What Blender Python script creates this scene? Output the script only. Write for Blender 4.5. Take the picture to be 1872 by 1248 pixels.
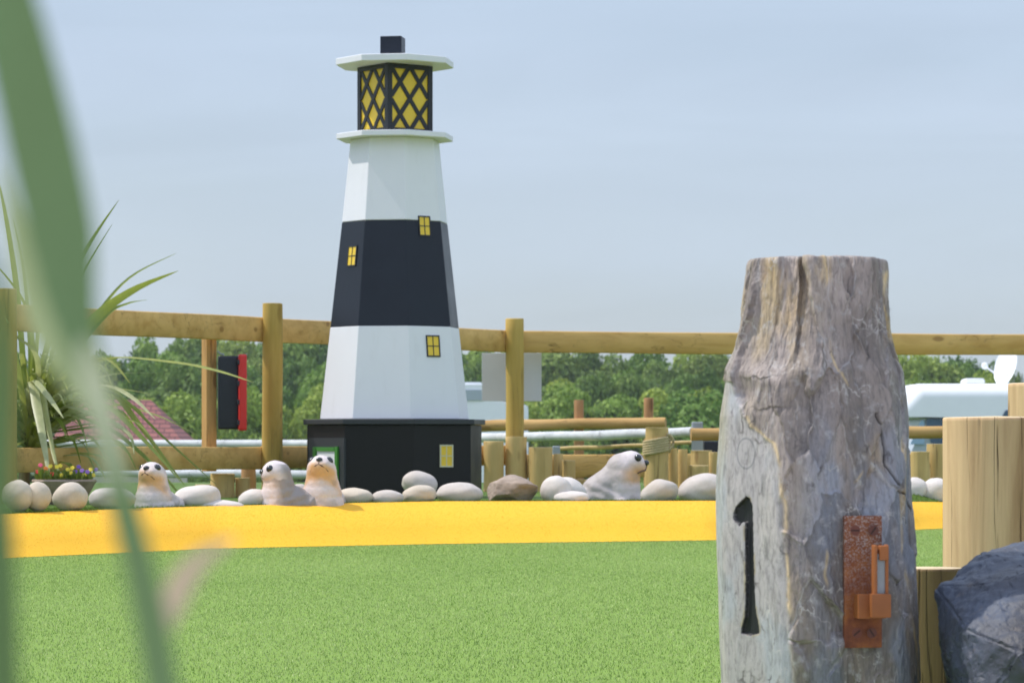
import bpy, bmesh, math, random
import numpy as np
from mathutils import Vector, Matrix

# ------------------------------------------------------------------ camera, sky, sun, exposure
F = 5720.0; CX = 936.0; HY = 800.0; CZ = 0.47        # focal length in photo pixels, principal column, horizon row, eye height
for o in list(bpy.data.objects): bpy.data.objects.remove(o)
scene = bpy.context.scene
col = scene.collection
cam_d = bpy.data.cameras.new("camera"); cam = bpy.data.objects.new("camera", cam_d); col.objects.link(cam)
cam.location = (0, 0, CZ); cam.rotation_euler = (math.radians(90), 0, 0)
cam_d.sensor_width = 36; cam_d.lens = F / 1872 * 36
cam_d.shift_y = (HY - 624) / 1872
cam_d.clip_start = 0.05; cam_d.clip_end = 6000
cam_d.dof.use_dof = True; cam_d.dof.focus_distance = 7.6; cam_d.dof.aperture_fstop = 17.0
scene.camera = cam

SUN_EL = math.radians(57); SUN_AZ = math.radians(-103)      # azimuth from the direction towards the viewer, minus is left
sdir = Vector((math.sin(SUN_AZ) * math.cos(SUN_EL), -math.cos(SUN_AZ) * math.cos(SUN_EL), math.sin(SUN_EL)))
world = bpy.data.worlds.new("World"); scene.world = world; world.use_nodes = True
wn = world.node_tree.nodes; wl = world.node_tree.links; wn.clear()
wo = wn.new('ShaderNodeOutputWorld'); bg = wn.new('ShaderNodeBackground')
sky = wn.new('ShaderNodeTexSky'); sky.sky_type = 'NISHITA'; sky.sun_disc = False
sky.sun_elevation = SUN_EL; sky.sun_rotation = math.atan2(sdir.x, sdir.y)
sky.air_density = 1.0; sky.dust_density = 1.5; sky.ozone_density = 1.5; sky.altitude = 50
tc = wn.new('ShaderNodeTexCoord'); mp = wn.new('ShaderNodeMapping'); mp.inputs['Scale'].default_value = (2.6, 2.6, 15)
mp.inputs['Rotation'].default_value = (0, 0.05, 0)
cn = wn.new('ShaderNodeTexNoise'); cn.inputs['Scale'].default_value = 1.6; cn.inputs['Detail'].default_value = 6; cn.inputs['Roughness'].default_value = 0.5
cr = wn.new('ShaderNodeMapRange'); cr.inputs[1].default_value = 0.35; cr.inputs[2].default_value = 0.75; cr.inputs[3].default_value = 0.72; cr.inputs[4].default_value = 0.97
mx = wn.new('ShaderNodeMix'); mx.data_type = 'RGBA'
el = wn.new('ShaderNodeSeparateXYZ'); er = wn.new('ShaderNodeValToRGB'); wl.new(tc.outputs['Generated'], el.inputs[0]); wl.new(el.outputs[2], er.inputs[0])
ce = er.color_ramp.elements; ce[0].position = 0.0; ce[0].color = (4.65, 5.35, 6.0, 1); ce[1].position = 1.0; ce[1].color = (8.0, 9.3, 12.0, 1)   # thin high cloud veil; its unseen overhead part brightened for ambient fill
for pos, c_ in ((0.12, (4.3, 5.15, 6.35, 1)), (0.35, (6.3, 7.5, 9.6, 1))): q_ = ce.new(pos); q_.color = c_
wl.new(er.outputs[0], mx.inputs[7])
wl.new(tc.outputs['Generated'], mp.inputs[0]); wl.new(mp.outputs[0], cn.inputs['Vector']); wl.new(cn.outputs[0], cr.inputs[0])
wl.new(cr.outputs[0], mx.inputs[0]); wl.new(sky.outputs[0], mx.inputs[6]); 
w2 = wn.new('ShaderNodeTexNoise'); w2.inputs['Scale'].default_value = 1.7; w2.inputs['Detail'].default_value = 7; w2.inputs['Distortion'].default_value = 0.8; wl.new(mp.outputs[0], w2.inputs['Vector'])
w3 = wn.new('ShaderNodeMapRange'); w3.inputs[1].default_value = 0.42; w3.inputs[2].default_value = 0.72; w3.inputs[3].default_value = 0.985; w3.inputs[4].default_value = 1.06; wl.new(w2.outputs[0], w3.inputs[0])
vm = wn.new('ShaderNodeVectorMath'); vm.operation = 'SCALE'; wl.new(mx.outputs[2], vm.inputs[0]); wl.new(w3.outputs[0], vm.inputs['Scale']); wl.new(vm.outputs[0], bg.inputs[0])
bg.inputs[1].default_value = 0.10; wl.new(bg.outputs[0], wo.inputs[0])
sd = bpy.data.lights.new("sun", 'SUN'); sun = bpy.data.objects.new("sun", sd); col.objects.link(sun)
sd.energy = 2.7; sd.angle = math.radians(0.6); sd.color = (1.0, 0.95, 0.87)
sun.rotation_euler = (-sdir).to_track_quat('-Z', 'Y').to_euler(); sun.location = (-5, 3, 9)
scene.view_settings.view_transform = 'Standard'; scene.view_settings.look = 'None'
scene.view_settings.exposure = 0.35; scene.view_settings.gamma = 1.0
scene.render.engine = 'CYCLES'

# ------------------------------------------------------------------ helpers
R_ = math.radians
rng = random.Random(7); nrng = np.random.default_rng(11)
def P(px, py, D): return Vector(((px - CX) * D / F, D, CZ - (py - HY) * D / F))
def ip(x, xs, ys): return float(np.interp(x, xs, ys))

def _h(ix, iy, iz, s):
    n = (ix.astype(np.int64) * 374761393 + iy.astype(np.int64) * 668265263 + iz.astype(np.int64) * 2147483647 + s * 1274126177) & 0xffffffff
    n = ((n ^ (n >> 13)) * 1274126177) & 0xffffffff
    n = ((n ^ (n >> 16)) * 2246822519) & 0xffffffff
    return ((n ^ (n >> 15)) & 0xffffff) / float(0xffffff)
def vn(x, y, z, s=0):
    ix, iy, iz = np.floor(x), np.floor(y), np.floor(z)
    fx, fy, fz = x - ix, y - iy, z - iz
    fx, fy, fz = [f * f * f * (f * (f * 6 - 15) + 10) for f in (fx, fy, fz)]
    r = 0
    for dx in (0, 1):
        for dy in (0, 1):
            for dz in (0, 1):
                w = (fx if dx else 1 - fx) * (fy if dy else 1 - fy) * (fz if dz else 1 - fz)
                r = r + w * _h(ix + dx, iy + dy, iz + dz, s)
    return r * 2 - 1
def fbm(x, y, z, oct=4, s=0, g=0.5):
    a, t, n = 1.0, 0, 0
    for i in range(oct):
        t = t + a * vn(x * 2**i, y * 2**i, z * 2**i, s + i * 17); n += a; a *= g
    return t / n

WPOS = {}
def wpos(o): return WPOS.get(o.name, Vector((0, 0, 0)))
def tag(o, label=None, cat=None, group=None, kind=None):
    if label: o['label'] = label
    if cat: o['category'] = cat
    if group: o['group'] = group
    if kind: o['kind'] = kind
    return o
def empty(name, loc, label, cat, group=None):
    o = bpy.data.objects.new(name, None); col.objects.link(o); o.location = loc; o.empty_display_size = 0.1
    WPOS[o.name] = Vector(loc); return tag(o, label, cat, group)
def link_mesh(name, me, mat, parent=None, origin=None):
    """world-space mesh data -> object; origin at its base, or its parent's origin for a part"""
    n = len(me.vertices); co = np.empty(n * 3, np.float32); me.vertices.foreach_get('co', co); co = co.reshape(-1, 3)
    mn, mxx = co.min(0), co.max(0)
    org = Vector(origin) if origin is not None else Vector(((mn[0] + mxx[0]) / 2, (mn[1] + mxx[1]) / 2, mn[2]))
    co -= np.array(org, np.float32); me.vertices.foreach_set('co', co.ravel()); me.update()
    o = bpy.data.objects.new(name, me); col.objects.link(o)
    if parent is not None:
        o.parent = parent; o.location = org - wpos(parent)
    else: o.location = org
    WPOS[o.name] = org
    if mat: 
        for m in (mat if isinstance(mat, (list, tuple)) else [mat]): me.materials.append(m)
    return o
def obj(name, bm, mat, parent=None, smooth=True, ang=35, origin=None):
    bmesh.ops.recalc_face_normals(bm, faces=bm.faces)
    if smooth:
        for f in bm.faces: f.smooth = True
        for e in bm.edges:
            e.smooth = not (len(e.link_faces) == 2 and e.calc_face_angle(0) > R_(ang))
    me = bpy.data.meshes.new(name); bm.to_mesh(me); bm.free()
    return link_mesh(name, me, mat, parent, origin)
def np_mesh(name, verts, faces, nper, smooth=True):
    """verts (n,3), faces (m,nper) int"""
    me = bpy.data.meshes.new(name)
    me.vertices.add(len(verts)); me.vertices.foreach_set('co', np.ascontiguousarray(verts, np.float32).ravel())
    me.loops.add(faces.size); me.loops.foreach_set('vertex_index', np.ascontiguousarray(faces, np.int32).ravel())
    me.polygons.add(len(faces)); me.polygons.foreach_set('loop_start', np.arange(0, faces.size, nper, dtype=np.int32))
    me.polygons.foreach_set('loop_total', np.full(len(faces), nper, np.int32))
    me.polygons.foreach_set('use_smooth', np.full(len(faces), smooth, bool))
    me.update(calc_edges=True); me.validate(); return me

def add_box(bm, c, size, rot=None, bev=0.0, seg=2):
    m = Matrix.Translation(c) @ (rot.to_4x4() if rot is not None else Matrix.Identity(4)) @ Matrix.Diagonal((*size, 1))
    r = bmesh.ops.create_cube(bm, size=1, matrix=m)
    if bev > 0:
        es = list({e for v in r['verts'] for e in v.link_edges})
        bmesh.ops.bevel(bm, geom=es, offset=bev, segments=seg, affect='EDGES', profile=0.7)
def add_tube(bm, pts, rads, seg=14, cap=True, wob=0.0, seed=0, axis=None):
    pts = [Vector(p) for p in pts]; n = len(pts); rings = []
    ref = None
    for i, p in enumerate(pts):
        d = (pts[min(i + 1, n - 1)] - pts[max(i - 1, 0)]).normalized()
        if axis is not None: d = Vector(axis)
        if ref is None:
            ref = Vector((0, 0, 1)) if abs(d.z) < 0.8 else Vector((1, 0, 0))
        a = d.cross(ref).normalized(); b = d.cross(a).normalized(); ref = b.cross(d) if False else ref
        ring = []
        for k in range(seg):
            t = 2 * math.pi * k / seg
            w = 1 + wob * (math.sin(3 * t + seed + i * .7) * .5 + math.sin(2 * t + seed * 2.1 + i * .35))
            ring.append(bm.verts.new(p + (a * math.cos(t) + b * math.sin(t)) * rads[i] * w))
        rings.append(ring)
    for i in range(n - 1):
        for k in range(seg):
            bm.faces.new((rings[i][k], rings[i][(k + 1) % seg], rings[i + 1][(k + 1) % seg], rings[i + 1][k]))
    if cap: bm.faces.new(rings[0]); bm.faces.new(rings[-1][::-1])
def add_prism(bm, lower, upper):
    a = [bm.verts.new(v) for v in lower]; b = [bm.verts.new(v) for v in upper]; n = len(a)
    for i in range(n): bm.faces.new((a[i], a[(i + 1) % n], b[(i + 1) % n], b[i]))
    bm.faces.new(a[::-1]); bm.faces.new(b)

# ------------------------------------------------------------------ materials
class NT:
    def __init__(s, name):
        s.m = bpy.data.materials.new(name); s.m.use_nodes = True; s.t = s.m.node_tree; s.n = s.t.nodes; s.l = s.t.links
        s.b = s.n['Principled BSDF']; s.out = s.n['Material Output']; s._c = None
    def node(s, ty, **kw):
        n = s.n.new(ty)
        for k, v in kw.items(): setattr(n, k, v)
        return n
    def link(s, a, b): s.l.new(a, b)
    def coord(s, scale=(1, 1, 1), rnd=True, rot=(0, 0, 0)):
        tcn = s.node('ShaderNodeTexCoord'); mpn = s.node('ShaderNodeMapping'); mpn.inputs['Scale'].default_value = scale; mpn.inputs['Rotation'].default_value = rot
        s.link(tcn.outputs['Object'], mpn.inputs[0])
        if rnd:
            oi = s.node('ShaderNodeObjectInfo'); mu = s.node('ShaderNodeMath', operation='MULTIPLY'); mu.inputs[1].default_value = 91.0
            s.link(oi.outputs['Random'], mu.inputs[0]); ad = s.node('ShaderNodeVectorMath', operation='ADD')
            s.link(mpn.outputs[0], ad.inputs[0]); s.link(mu.outputs[0], ad.inputs[1]); return ad.outputs[0]
        return mpn.outputs[0]
    def noise(s, vec, scale, detail=5, rough=0.55, dist=0.0):
        n = s.node('ShaderNodeTexNoise'); n.inputs['Scale'].default_value = scale; n.inputs['Detail'].default_value = detail
        n.inputs['Roughness'].default_value = rough; n.inputs['Distortion'].default_value = dist
        s.link(vec, n.inputs['Vector']); return n.outputs[0]
    def ramp(s, fac, stops):
        r = s.node('ShaderNodeValToRGB'); e = r.color_ramp.elements
        while len(e) < len(stops): e.new(0.5)
        for i, (p, c) in enumerate(stops):
            e[i].position = p; e[i].color = (*c, 1) if len(c) == 3 else c
        s.link(fac, r.inputs[0]); return r.outputs[0]
    def rng(s, fac, a, b, c=0.0, d=1.0):
        r = s.node('ShaderNodeMapRange'); r.inputs[1].default_value = a; r.inputs[2].default_value = b; r.inputs[3].default_value = c; r.inputs[4].default_value = d
        s.link(fac, r.inputs[0]); return r.outputs[0]
    def mix(s, fac, a, b, mode='MIX'):
        m = s.node('ShaderNodeMix', data_type='RGBA', blend_type=mode)
        for sock, v in ((m.inputs[0], fac), (m.inputs[6], a), (m.inputs[7], b)):
            if hasattr(v, 'is_output'): s.link(v, sock)
            elif isinstance(v, (int, float)): sock.default_value = v
            else: sock.default_value = (*v, 1)
        return m.outputs[2]
    def math(s, op, a, b=0.0):
        m = s.node('ShaderNodeMath', operation=op)
        for sock, v in ((m.inputs[0], a), (m.inputs[1], b)):
            if hasattr(v, 'is_output'): s.link(v, sock)
            else: sock.default_value = v
        return m.outputs[0]
    def attr(s, name):
        a = s.node('ShaderNodeAttribute'); a.attribute_name = name; return a
    def bump(s, h, strength=0.3, dist=0.01, prev=None):
        b = s.node('ShaderNodeBump'); b.inputs['Strength'].default_value = strength; b.inputs['Distance'].default_value = dist
        s.link(h, b.inputs['Height'])
        if prev: s.link(prev, b.inputs['Normal'])
        s.link(b.outputs[0], s.b.inputs['Normal']); return b.outputs[0]
    def fin(s, color, rough=0.7, spec=0.5, metal=0.0):
        for sock, v in ((s.b.inputs['Base Color'], color), (s.b.inputs['Roughness'], rough)):
            if hasattr(v, 'is_output'): s.link(v, sock)
            elif isinstance(v, (int, float)): sock.default_value = v
            else: sock.default_value = (*v, 1)
        s.b.inputs['Specular IOR Level'].default_value = spec; s.b.inputs['Metallic'].default_value = metal
        return s.m

def m_paint(name, c, rough=0.4, var=0.06, spec=0.5, dirt=0.0):
    t = NT(name); v = t.coord(); n = t.noise(v, 6, 6, 0.6)
    lo = tuple(x * (1 - var) for x in c); hi = tuple(min(1, x * (1 + var)) for x in c)
    cc = t.ramp(n, [(0.3, lo), (0.7, hi)])
    if dirt:
        v2 = t.coord((6, 6, 1.2)); n2 = t.noise(v2, 4, 7, 0.65); cc = t.mix(t.rng(n2, 0.55, 0.8, 0, dirt), cc, (0.32, 0.29, 0.24))
    t.bump(t.noise(v, 45, 4), 0.12, 0.004)
    return t.fin(cc, t.rng(n, 0.2, 0.8, rough * 0.8, rough * 1.25), spec)
def m_wood(name, light, dark, axis='Z', grain=1.0, rough=0.75, end=None, knot=0.5, crack=0.6):
    t = NT(name)
    st = {'X': (1.2, 16, 16), 'Z': (16, 16, 1.2)}[axis]
    v = t.coord(st); n1 = t.noise(v, 1.1 * grain, 7, 0.62, 0.5)
    v2 = t.coord({'X': (1, 3, 3), 'Z': (3, 3, 1)}[axis]); n2 = t.noise(v2, 2.2, 4, 0.6)
    c = t.ramp(n1, [(0.3, dark), (0.52, tuple((a * .35 + b * .65) for a, b in zip(dark, light))), (0.72, light)])
    c = t.mix(t.rng(n2, 0.35, 0.75, 0, 0.35), c, tuple(x * 0.8 for x in dark), 'MIX')
    # knots
    kv = t.node('ShaderNodeTexVoronoi'); kv.inputs['Scale'].default_value = 1.0; kv.inputs['Randomness'].default_value = 1
    t.link(t.coord({'X': (3.2, 9, 9), 'Z': (9, 9, 3.2)}[axis]), kv.inputs['Vector'])
    km = t.rng(kv.outputs['Distance'], 0.10, 0.17, knot, 0)
    c = t.mix(km, c, (dark[0] * .38, dark[1] * .28, dark[2] * .25))
    # drying checks
    vc = t.coord({'X': (0.9, 22, 22), 'Z': (22, 22, 0.9)}[axis]); nc = t.noise(vc, 1.0, 3, 0.5, 0.3)
    ck = t.math('ABSOLUTE', t.math('SUBTRACT', nc, 0.5)); cm = t.math('MULTIPLY', t.rng(ck, 0.0, 0.012, crack, 0), t.rng(n2, 0.45, 0.6, 0, 1))
    c = t.mix(cm, c, (dark[0] * .2, dark[1] * .17, dark[2] * .15))
    if end:
        g = t.node('ShaderNodeNewGeometry'); sp = t.node('ShaderNodeSeparateXYZ'); t.link(g.outputs['True Normal'], sp.inputs[0])
        c = t.mix(t.rng(sp.outputs[2], 0.75, 0.9, 0, 1), c, end)
    b1 = t.bump(n1, 0.35, 0.006); t.bump(t.math('SUBTRACT', 1.0, cm), 0.8, 0.006, b1)
    return t.fin(c, rough, 0.3)

M = {}
M['grp2'] = None; M['white'] = m_paint('white_paint', (0.79, 0.785, 0.83), 0.45, 0.015, dirt=0.10)
M['dark'] = m_paint('dark_gloss_paint', (0.010, 0.014, 0.024), 0.35, 0.15, spec=0.32)
M['black'] = m_paint('black_stain', (0.007, 0.006, 0.006), 0.5, 0.3, spec=0.35)
M['charcoal'] = m_paint('charcoal_paint', (0.03, 0.033, 0.038), 0.5, 0.1)
M['yellow'] = m_paint('yellow_paint', (0.86, 0.58, 0.045), 0.4, 0.08)
M['green'] = m_paint('green_paint', (0.05, 0.22, 0.03), 0.4, 0.08)
M['bar'] = m_paint('lattice_black', (0.016, 0.017, 0.022), 0.45, 0.1)
M['red'] = m_paint('red_plastic', (0.68, 0.022, 0.018), 0.35, 0.04)
M['navy'] = m_paint('dark_plastic', (0.010, 0.013, 0.024), 0.42, 0.1)
M['metal'] = m_paint('galvanised_metal', (0.36, 0.40, 0.44), 0.45, 0.12)
M['grp'] = m_paint('vehicle_white', (0.92, 0.92, 0.96), 0.5, 0.02)
M['grpgrey'] = m_paint('vehicle_grey', (0.42, 0.47, 0.52), 0.35, 0.03)
M['sign'] = m_paint('sign_back', (0.60, 0.61, 0.66), 0.5, 0.03)
M['tyre'] = m_paint('tyre_rubber', (0.02, 0.02, 0.02), 0.8)
M['rail'] = m_wood('rail_timber', (0.76, 0.49, 0.17), (0.54, 0.31, 0.085), 'X', 0.7, knot=0.6)
M['post'] = m_wood('post_timber', (0.62, 0.43, 0.12), (0.43, 0.28, 0.06), 'Z', 0.6, end=(0.50, 0.36, 0.17), knot=0.3)
M['square'] = m_wood('square_timber', (0.70, 0.40, 0.15), (0.48, 0.24, 0.08), 'Z', 0.6, knot=0.6)
M['log'] = m_wood('palisade_timber', (0.72, 0.52, 0.22), (0.50, 0.33, 0.12), 'Z', 0.7, end=(0.62, 0.50, 0.28), knot=0.5)
M['biglog'] = m_wood('fresh_log', (0.82, 0.57, 0.33), (0.42, 0.25, 0.13), 'Z', 1.1, end=(0.66, 0.52, 0.32), knot=0.7, crack=0.9)
M['brownrail'] = m_wood('brown_round_rail', (0.62, 0.39, 0.15), (0.40, 0.22, 0.07), 'X', 0.6)
M['brownpost'] = m_wood('brown_round_post', (0.56, 0.31, 0.15), (0.36, 0.18, 0.08), 'Z', 0.6)
M['whitelog'] = m_wood('weathered_white_log', (0.70, 0.71, 0.73), (0.48, 0.49, 0.50), 'X', 0.6, knot=0.3)
M['board'] = m_wood('board_timber', (0.50, 0.33, 0.13), (0.34, 0.20, 0.07), 'X', 0.6)

def m_stone(name, c, var, brown=0.0):
    t = NT(name); v = t.coord(); n = t.noise(v, 9, 7, 0.6); n2 = t.noise(v, 90, 4, 0.7); n3 = t.noise(v, 3.2, 3, 0.5)
    cc = t.ramp(n, [(0.3, tuple(x * (1 - var) for x in c)), (0.7, tuple(min(1, x * (1 + var * .6)) for x in c))])
    cc = t.mix(t.rng(n2, 0.35, 0.7, 0, 0.22), cc, tuple(x * 0.6 for x in c))
    cc = t.mix(t.rng(n3, 0.5, 0.8, 0, 0.5 + brown), cc, (c[0] * .85, c[1] * .76, c[2] * .62))
    b = t.bump(n2, 0.25, 0.003); t.bump(n, 0.4, 0.01, b)
    return t.fin(cc, 0.85, 0.25)
M['stone_grey'] = m_stone('pale_grey_cobble', (0.60, 0.535, 0.49), 0.16)
M['stone_white'] = m_stone('white_cobble', (0.72, 0.65, 0.60), 0.10)
M['stone_cream'] = m_stone('cream_cobble', (0.64, 0.55, 0.45), 0.15)
M['stone_brown'] = m_stone('brown_rock', (0.40, 0.31, 0.25), 0.5, 0.4)

def m_turf(name, base, hi, lo, bs=.7):
    t = NT(name); v = t.coord(rnd=False); n = t.noise(v, 260, 3, 0.7); n2 = t.noise(v, 2.2, 5, 0.6)
    c = t.ramp(n, [(0.3, lo), (0.5, base), (0.72, hi)]); c = t.mix(t.rng(n2, 0.3, 0.7, 0, 0.25), c, tuple(x * 1.15 for x in base))
    t.bump(n, bs, 0.006); return t.fin(c, 0.7, 0.2)
M['turf'] = m_turf('green_turf_mat', (0.21, 0.33, 0.05), (0.30, 0.43, 0.09), (0.13, 0.22, 0.03))
M['ymat'] = m_turf('yellow_turf_mat', (0.87, 0.475, 0.032), (0.88, 0.49, 0.036), (0.86, 0.46, 0.030), .12)
M['bed'] = m_turf('bed_turf_mat', (0.10, 0.17, 0.02), (0.17, 0.26, 0.04), (0.05, 0.09, 0.015))
M['field'] = m_turf('field_grass_mat', (0.10, 0.16, 0.035), (0.16, 0.22, 0.06), (0.06, 0.10, 0.02))
def m_blade(name, c1, c2, trans=0.35, rough=0.5):
    t = NT(name); a = t.attr('shade'); cc = t.ramp(a.outputs['Fac'], [(0.0, c1), (1.0, c2)])
    t.fin(cc, rough, 0.35)
    tr = t.node('ShaderNodeBsdfTranslucent'); t.link(cc, tr.inputs[0]); ms = t.node('ShaderNodeMixShader'); ms.inputs[0].default_value = trans
    t.link(t.b.outputs[0], ms.inputs[1]); t.link(tr.outputs[0], ms.inputs[2]); t.link(ms.outputs[0], t.out.inputs[0]); return t.m
M['pile'] = m_blade('turf_blade', (0.17, 0.29, 0.05), (0.66, 0.74, 0.32), 0.3)
M['ypile'] = m_blade('yellow_blade', (0.86, 0.44, 0.033), (0.88, 0.47, 0.04), 0.25)
M['bpile'] = m_blade('bed_blade', (0.08, 0.15, 0.015), (0.24, 0.34, 0.05), 0.3)

# ------------------------------------------------------------------ ground
KX = [-300, 20, 250, 400, 800, 1300, 1500, 1690, 1900, 2300]                      # photo columns along the yellow kerb
KD = [11.2, 12.2, 12.8, 13.24, 13.8, 14.3, 15.0, 16.0, 16.9, 18.2]                 # distance of its foot
KT = [950, 940, 930, 925.5, 917, 916, 916.5, 918, 920, 922]                        # photo row of its crest
def kfoot(px): return ip(px, KX, KD)
def kcrest(px):
    D = kfoot(px) + 0.5; return D, CZ - (ip(px, KX, KT) - HY) * D / F
def bedz(px, D):
    Dc, zc = kcrest(px); return zc + (0.169 - zc) * min(1, max(0, (D - Dc) / 0.25))
BZ = 0.169
def grid(name, rows, mat, kind='structure', label=None):
    """rows: list of equal-length point lists"""
    n = len(rows[0]); v = np.array([tuple(p) for r in rows for p in r], np.float32)
    f = np.array([(i * n + j, i * n + j + 1, (i + 1) * n + j + 1, (i + 1) * n + j) for i in range(len(rows) - 1) for j in range(n - 1)])
    me = np_mesh(name, v, f, 4); o = link_mesh(name, me, mat, origin=(0, 0, 0)); tag(o, label, kind=kind); return o
def prow(px, D, z): return Vector(((px - CX) * D / F, D, z))
# open country: falls away behind the course
ys = [-30, 0, 10, 21.4, 23, 27, 33, 41, 60, 90, 140, 300, 900, 4000]
zs = [-.03, -.03, -.03, -.03, -.12, -.45, -.95, -1.5, -2.3, -2.5, -2.5, -2.5, -2.5, -2.5]
xs = [-3000, -800, -200, -80, -40, -20, -10, -5, 0, 5, 10, 20, 40, 80, 200, 800, 3000]
grid('ground', [[Vector((x, y, z + (0 if y < 24 else 0.12 * math.sin(x * .11 + y * .07)))) for x in xs] for y, z in zip(ys, zs)], M['field'],
     label='rough grass field falling away behind the fence')
grid('bounce_path', [[Vector((x, y, -0.012)) for x in (-9, -4, 0, 4, 9)] for y in (-14, -8, -4, 0, 2.5, 4.45)], m_stone('pale_paving', (.56, .52, .48), .12), label='unseen pale gravel added for bounce light on the near side of the green')  # out of view; added for its pale, warm bounce light
PXS = list(range(-300, 2301, 20))
grid('putting_green', [[Vector((x, y, 0.001)) for x in (-2.9, -1.5, 0, 2, 4.2)] for y in (4.4, 5, 6.5, 8, 9.5, 11.05)] , M['turf'], label='bright green artificial turf of the putting surface')
grid('putting_green_edge', [[prow(px, 11.0, 0.0012) for px in PXS], [prow(px, kfoot(px) + 0.02, 0.0012) for px in PXS]], M['turf'], label='green turf running up to the yellow kerb')
rows = []
for t, zz in ((0.0, 0.0), (0.02, 0.008), (0.2, 0.38), (0.5, .70), (0.8, .93), (0.95, 0.99), (1.0, 1.0)):
    r = []
    for px in PXS:
        D, z = kcrest(px); r.append(prow(px, D - 0.5 + 0.5 * t, 0.003 + z * zz))
    rows.append(r)
grid('yellow_turf_kerb', rows, M['ymat'], label='bright yellow turf edging that banks up round the green')
rows = []
for t in (0.0, 0.08, 0.25, 0.6, 1.5, 3.0):
    rows.append([prow(px, kcrest(px)[0] + t, bedz(px, kcrest(px)[0] + t) - 0.002) for px in PXS])
rows.append([prow(px, 21.4, 0.165) for px in PXS]); rows.append([prow(px, 21.8, -0.2) for px in PXS])
grid('planting_bed', rows, M['bed'], label='grassy bed behind the yellow kerb')

def pile(name, base, h, w, mat, label, lean=0.6):
    n = len(base); a = nrng.uniform(0, 2 * math.pi, n); hh = h * nrng.uniform(.55, 1.2, n); ln = lean * nrng.uniform(0, 1, n); b = nrng.uniform(0, 2 * math.pi, n)
    dx, dy = np.cos(a) * w / 2, np.sin(a) * w / 2
    v = np.empty((n, 3, 3), np.float32)
    v[:, 0] = base + np.stack([dx, dy, np.zeros(n)], 1); v[:, 1] = base - np.stack([dx, dy, np.zeros(n)], 1)
    v[:, 2] = base + np.stack([np.cos(b) * ln * hh, np.sin(b) * ln * hh, hh], 1)
    me = np_mesh(name, v.reshape(-1, 3), np.arange(n * 3).reshape(-1, 3), 3, False)
    at = me.attributes.new('shade', 'FLOAT', 'POINT')
    sh = np.clip(nrng.normal(0.42, 0.24, n) + 0.16 * fbm(base[:, 0] * 1.5, base[:, 1] * .7, base[:, 2], 3), 0, 1)
    at.data.foreach_set('value', np.repeat(sh, 3).astype(np.float32))
    o = link_mesh(name, me, mat, origin=(0, 0, 0)); tag(o, label, kind='stuff'); return o
def sample_green(n):
    D = np.sqrt(nrng.uniform(5.3**2, 16.6**2, n)); px = nrng.uniform(-420, 2300, n)
    kf = np.interp(px, KX, KD); k = D < kf; D, px = D[k], px[k]
    return np.stack([(px - CX) * D / F, D, np.full(len(D), 0.001)], 1)
pile('turf_pile', sample_green(520000), 0.0065, 0.0026, M['pile'], 'short green artificial turf blades on the putting surface', 0.8)
n = 60000; px = nrng.uniform(-300, 2200, n); kf = np.interp(px, KX, KD); t = nrng.uniform(0.02, 1.0, n)
zc = CZ - (np.interp(px, KX, KT) - HY) * (kf + .5) / F; prof = np.interp(t, [0, .02, .2, .5, .8, .95, 1], [0, .008, .38, .7, .93, .99, 1])
pile('yellow_turf_pile', np.stack([(px - CX) * (kf + .5 * t) / F, kf + .5 * t, 0.002 + zc * prof], 1), 0.0035, 0.0025, M['ypile'], 'short yellow turf blades on the kerb', 0.9)
n = 26000; px = nrng.uniform(-300, 2200, n); t = nrng.uniform(0.0, 0.5, n) ** 1.2; kf = np.interp(px, KX, KD) + .5
zc = CZ - (np.interp(px, KX, KT) - HY) * kf / F; zb = zc + (BZ - zc) * np.clip(t / .25, 0, 1)
pile('bed_grass', np.stack([(px - CX) * (kf + t) / F, kf + t, zb - .003], 1), 0.014, 0.004, M['bpile'], 'green grass tips behind the yellow kerb', 0.8)

# ------------------------------------------------------------------ model lighthouse
LD = 16.0; LC = P(722, 800, LD); S = LD / F
def lz(py): return CZ - (py - HY) * S
A0 = 14.0
def octa(R, z, off=A0, n=8):
    return [Vector((LC.x + R * math.sin(R_(off + 360 / n * k)), LC.y - R * math.cos(R_(off + 360 / n * k)), z)) for k in range(n)]
lh = empty('lighthouse', (LC.x, LC.y, BZ - .02), 'tall black and white banded wooden model lighthouse with yellow lattice lantern', 'lighthouse')
def sect(name, R0, R1, py0, py1, mat, sub=10):
    bm = bmesh.new(); z0, z1 = lz(py0), lz(py1)
    add_prism(bm, octa(R0 * S, z0), octa(R1 * S, z1))
    es = [e for e in bm.edges]; bmesh.ops.bevel(bm, geom=es, offset=0.0025, segments=1, affect='EDGES')
    return obj(name, bm, mat, lh, smooth=False)
sect('base_wall', 163, 163, 924, 776.5, M['black'])
sect('base_ledge', 170, 170, 776, 766.5, M['charcoal'])
sect('tower_section', 139, 120, 766, 599.3, M['white'])
sect('tower_section', 120, 98.5, 599, 408.3, M['dark'])
sect('tower_section', 98.5, 82.5, 408, 257.3, M['white'])
sect('gallery_ledge', 109, 109, 257, 247, M['white'])
sect('roof', 110, 110, 122.5, 110.5, M['white'])
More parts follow.
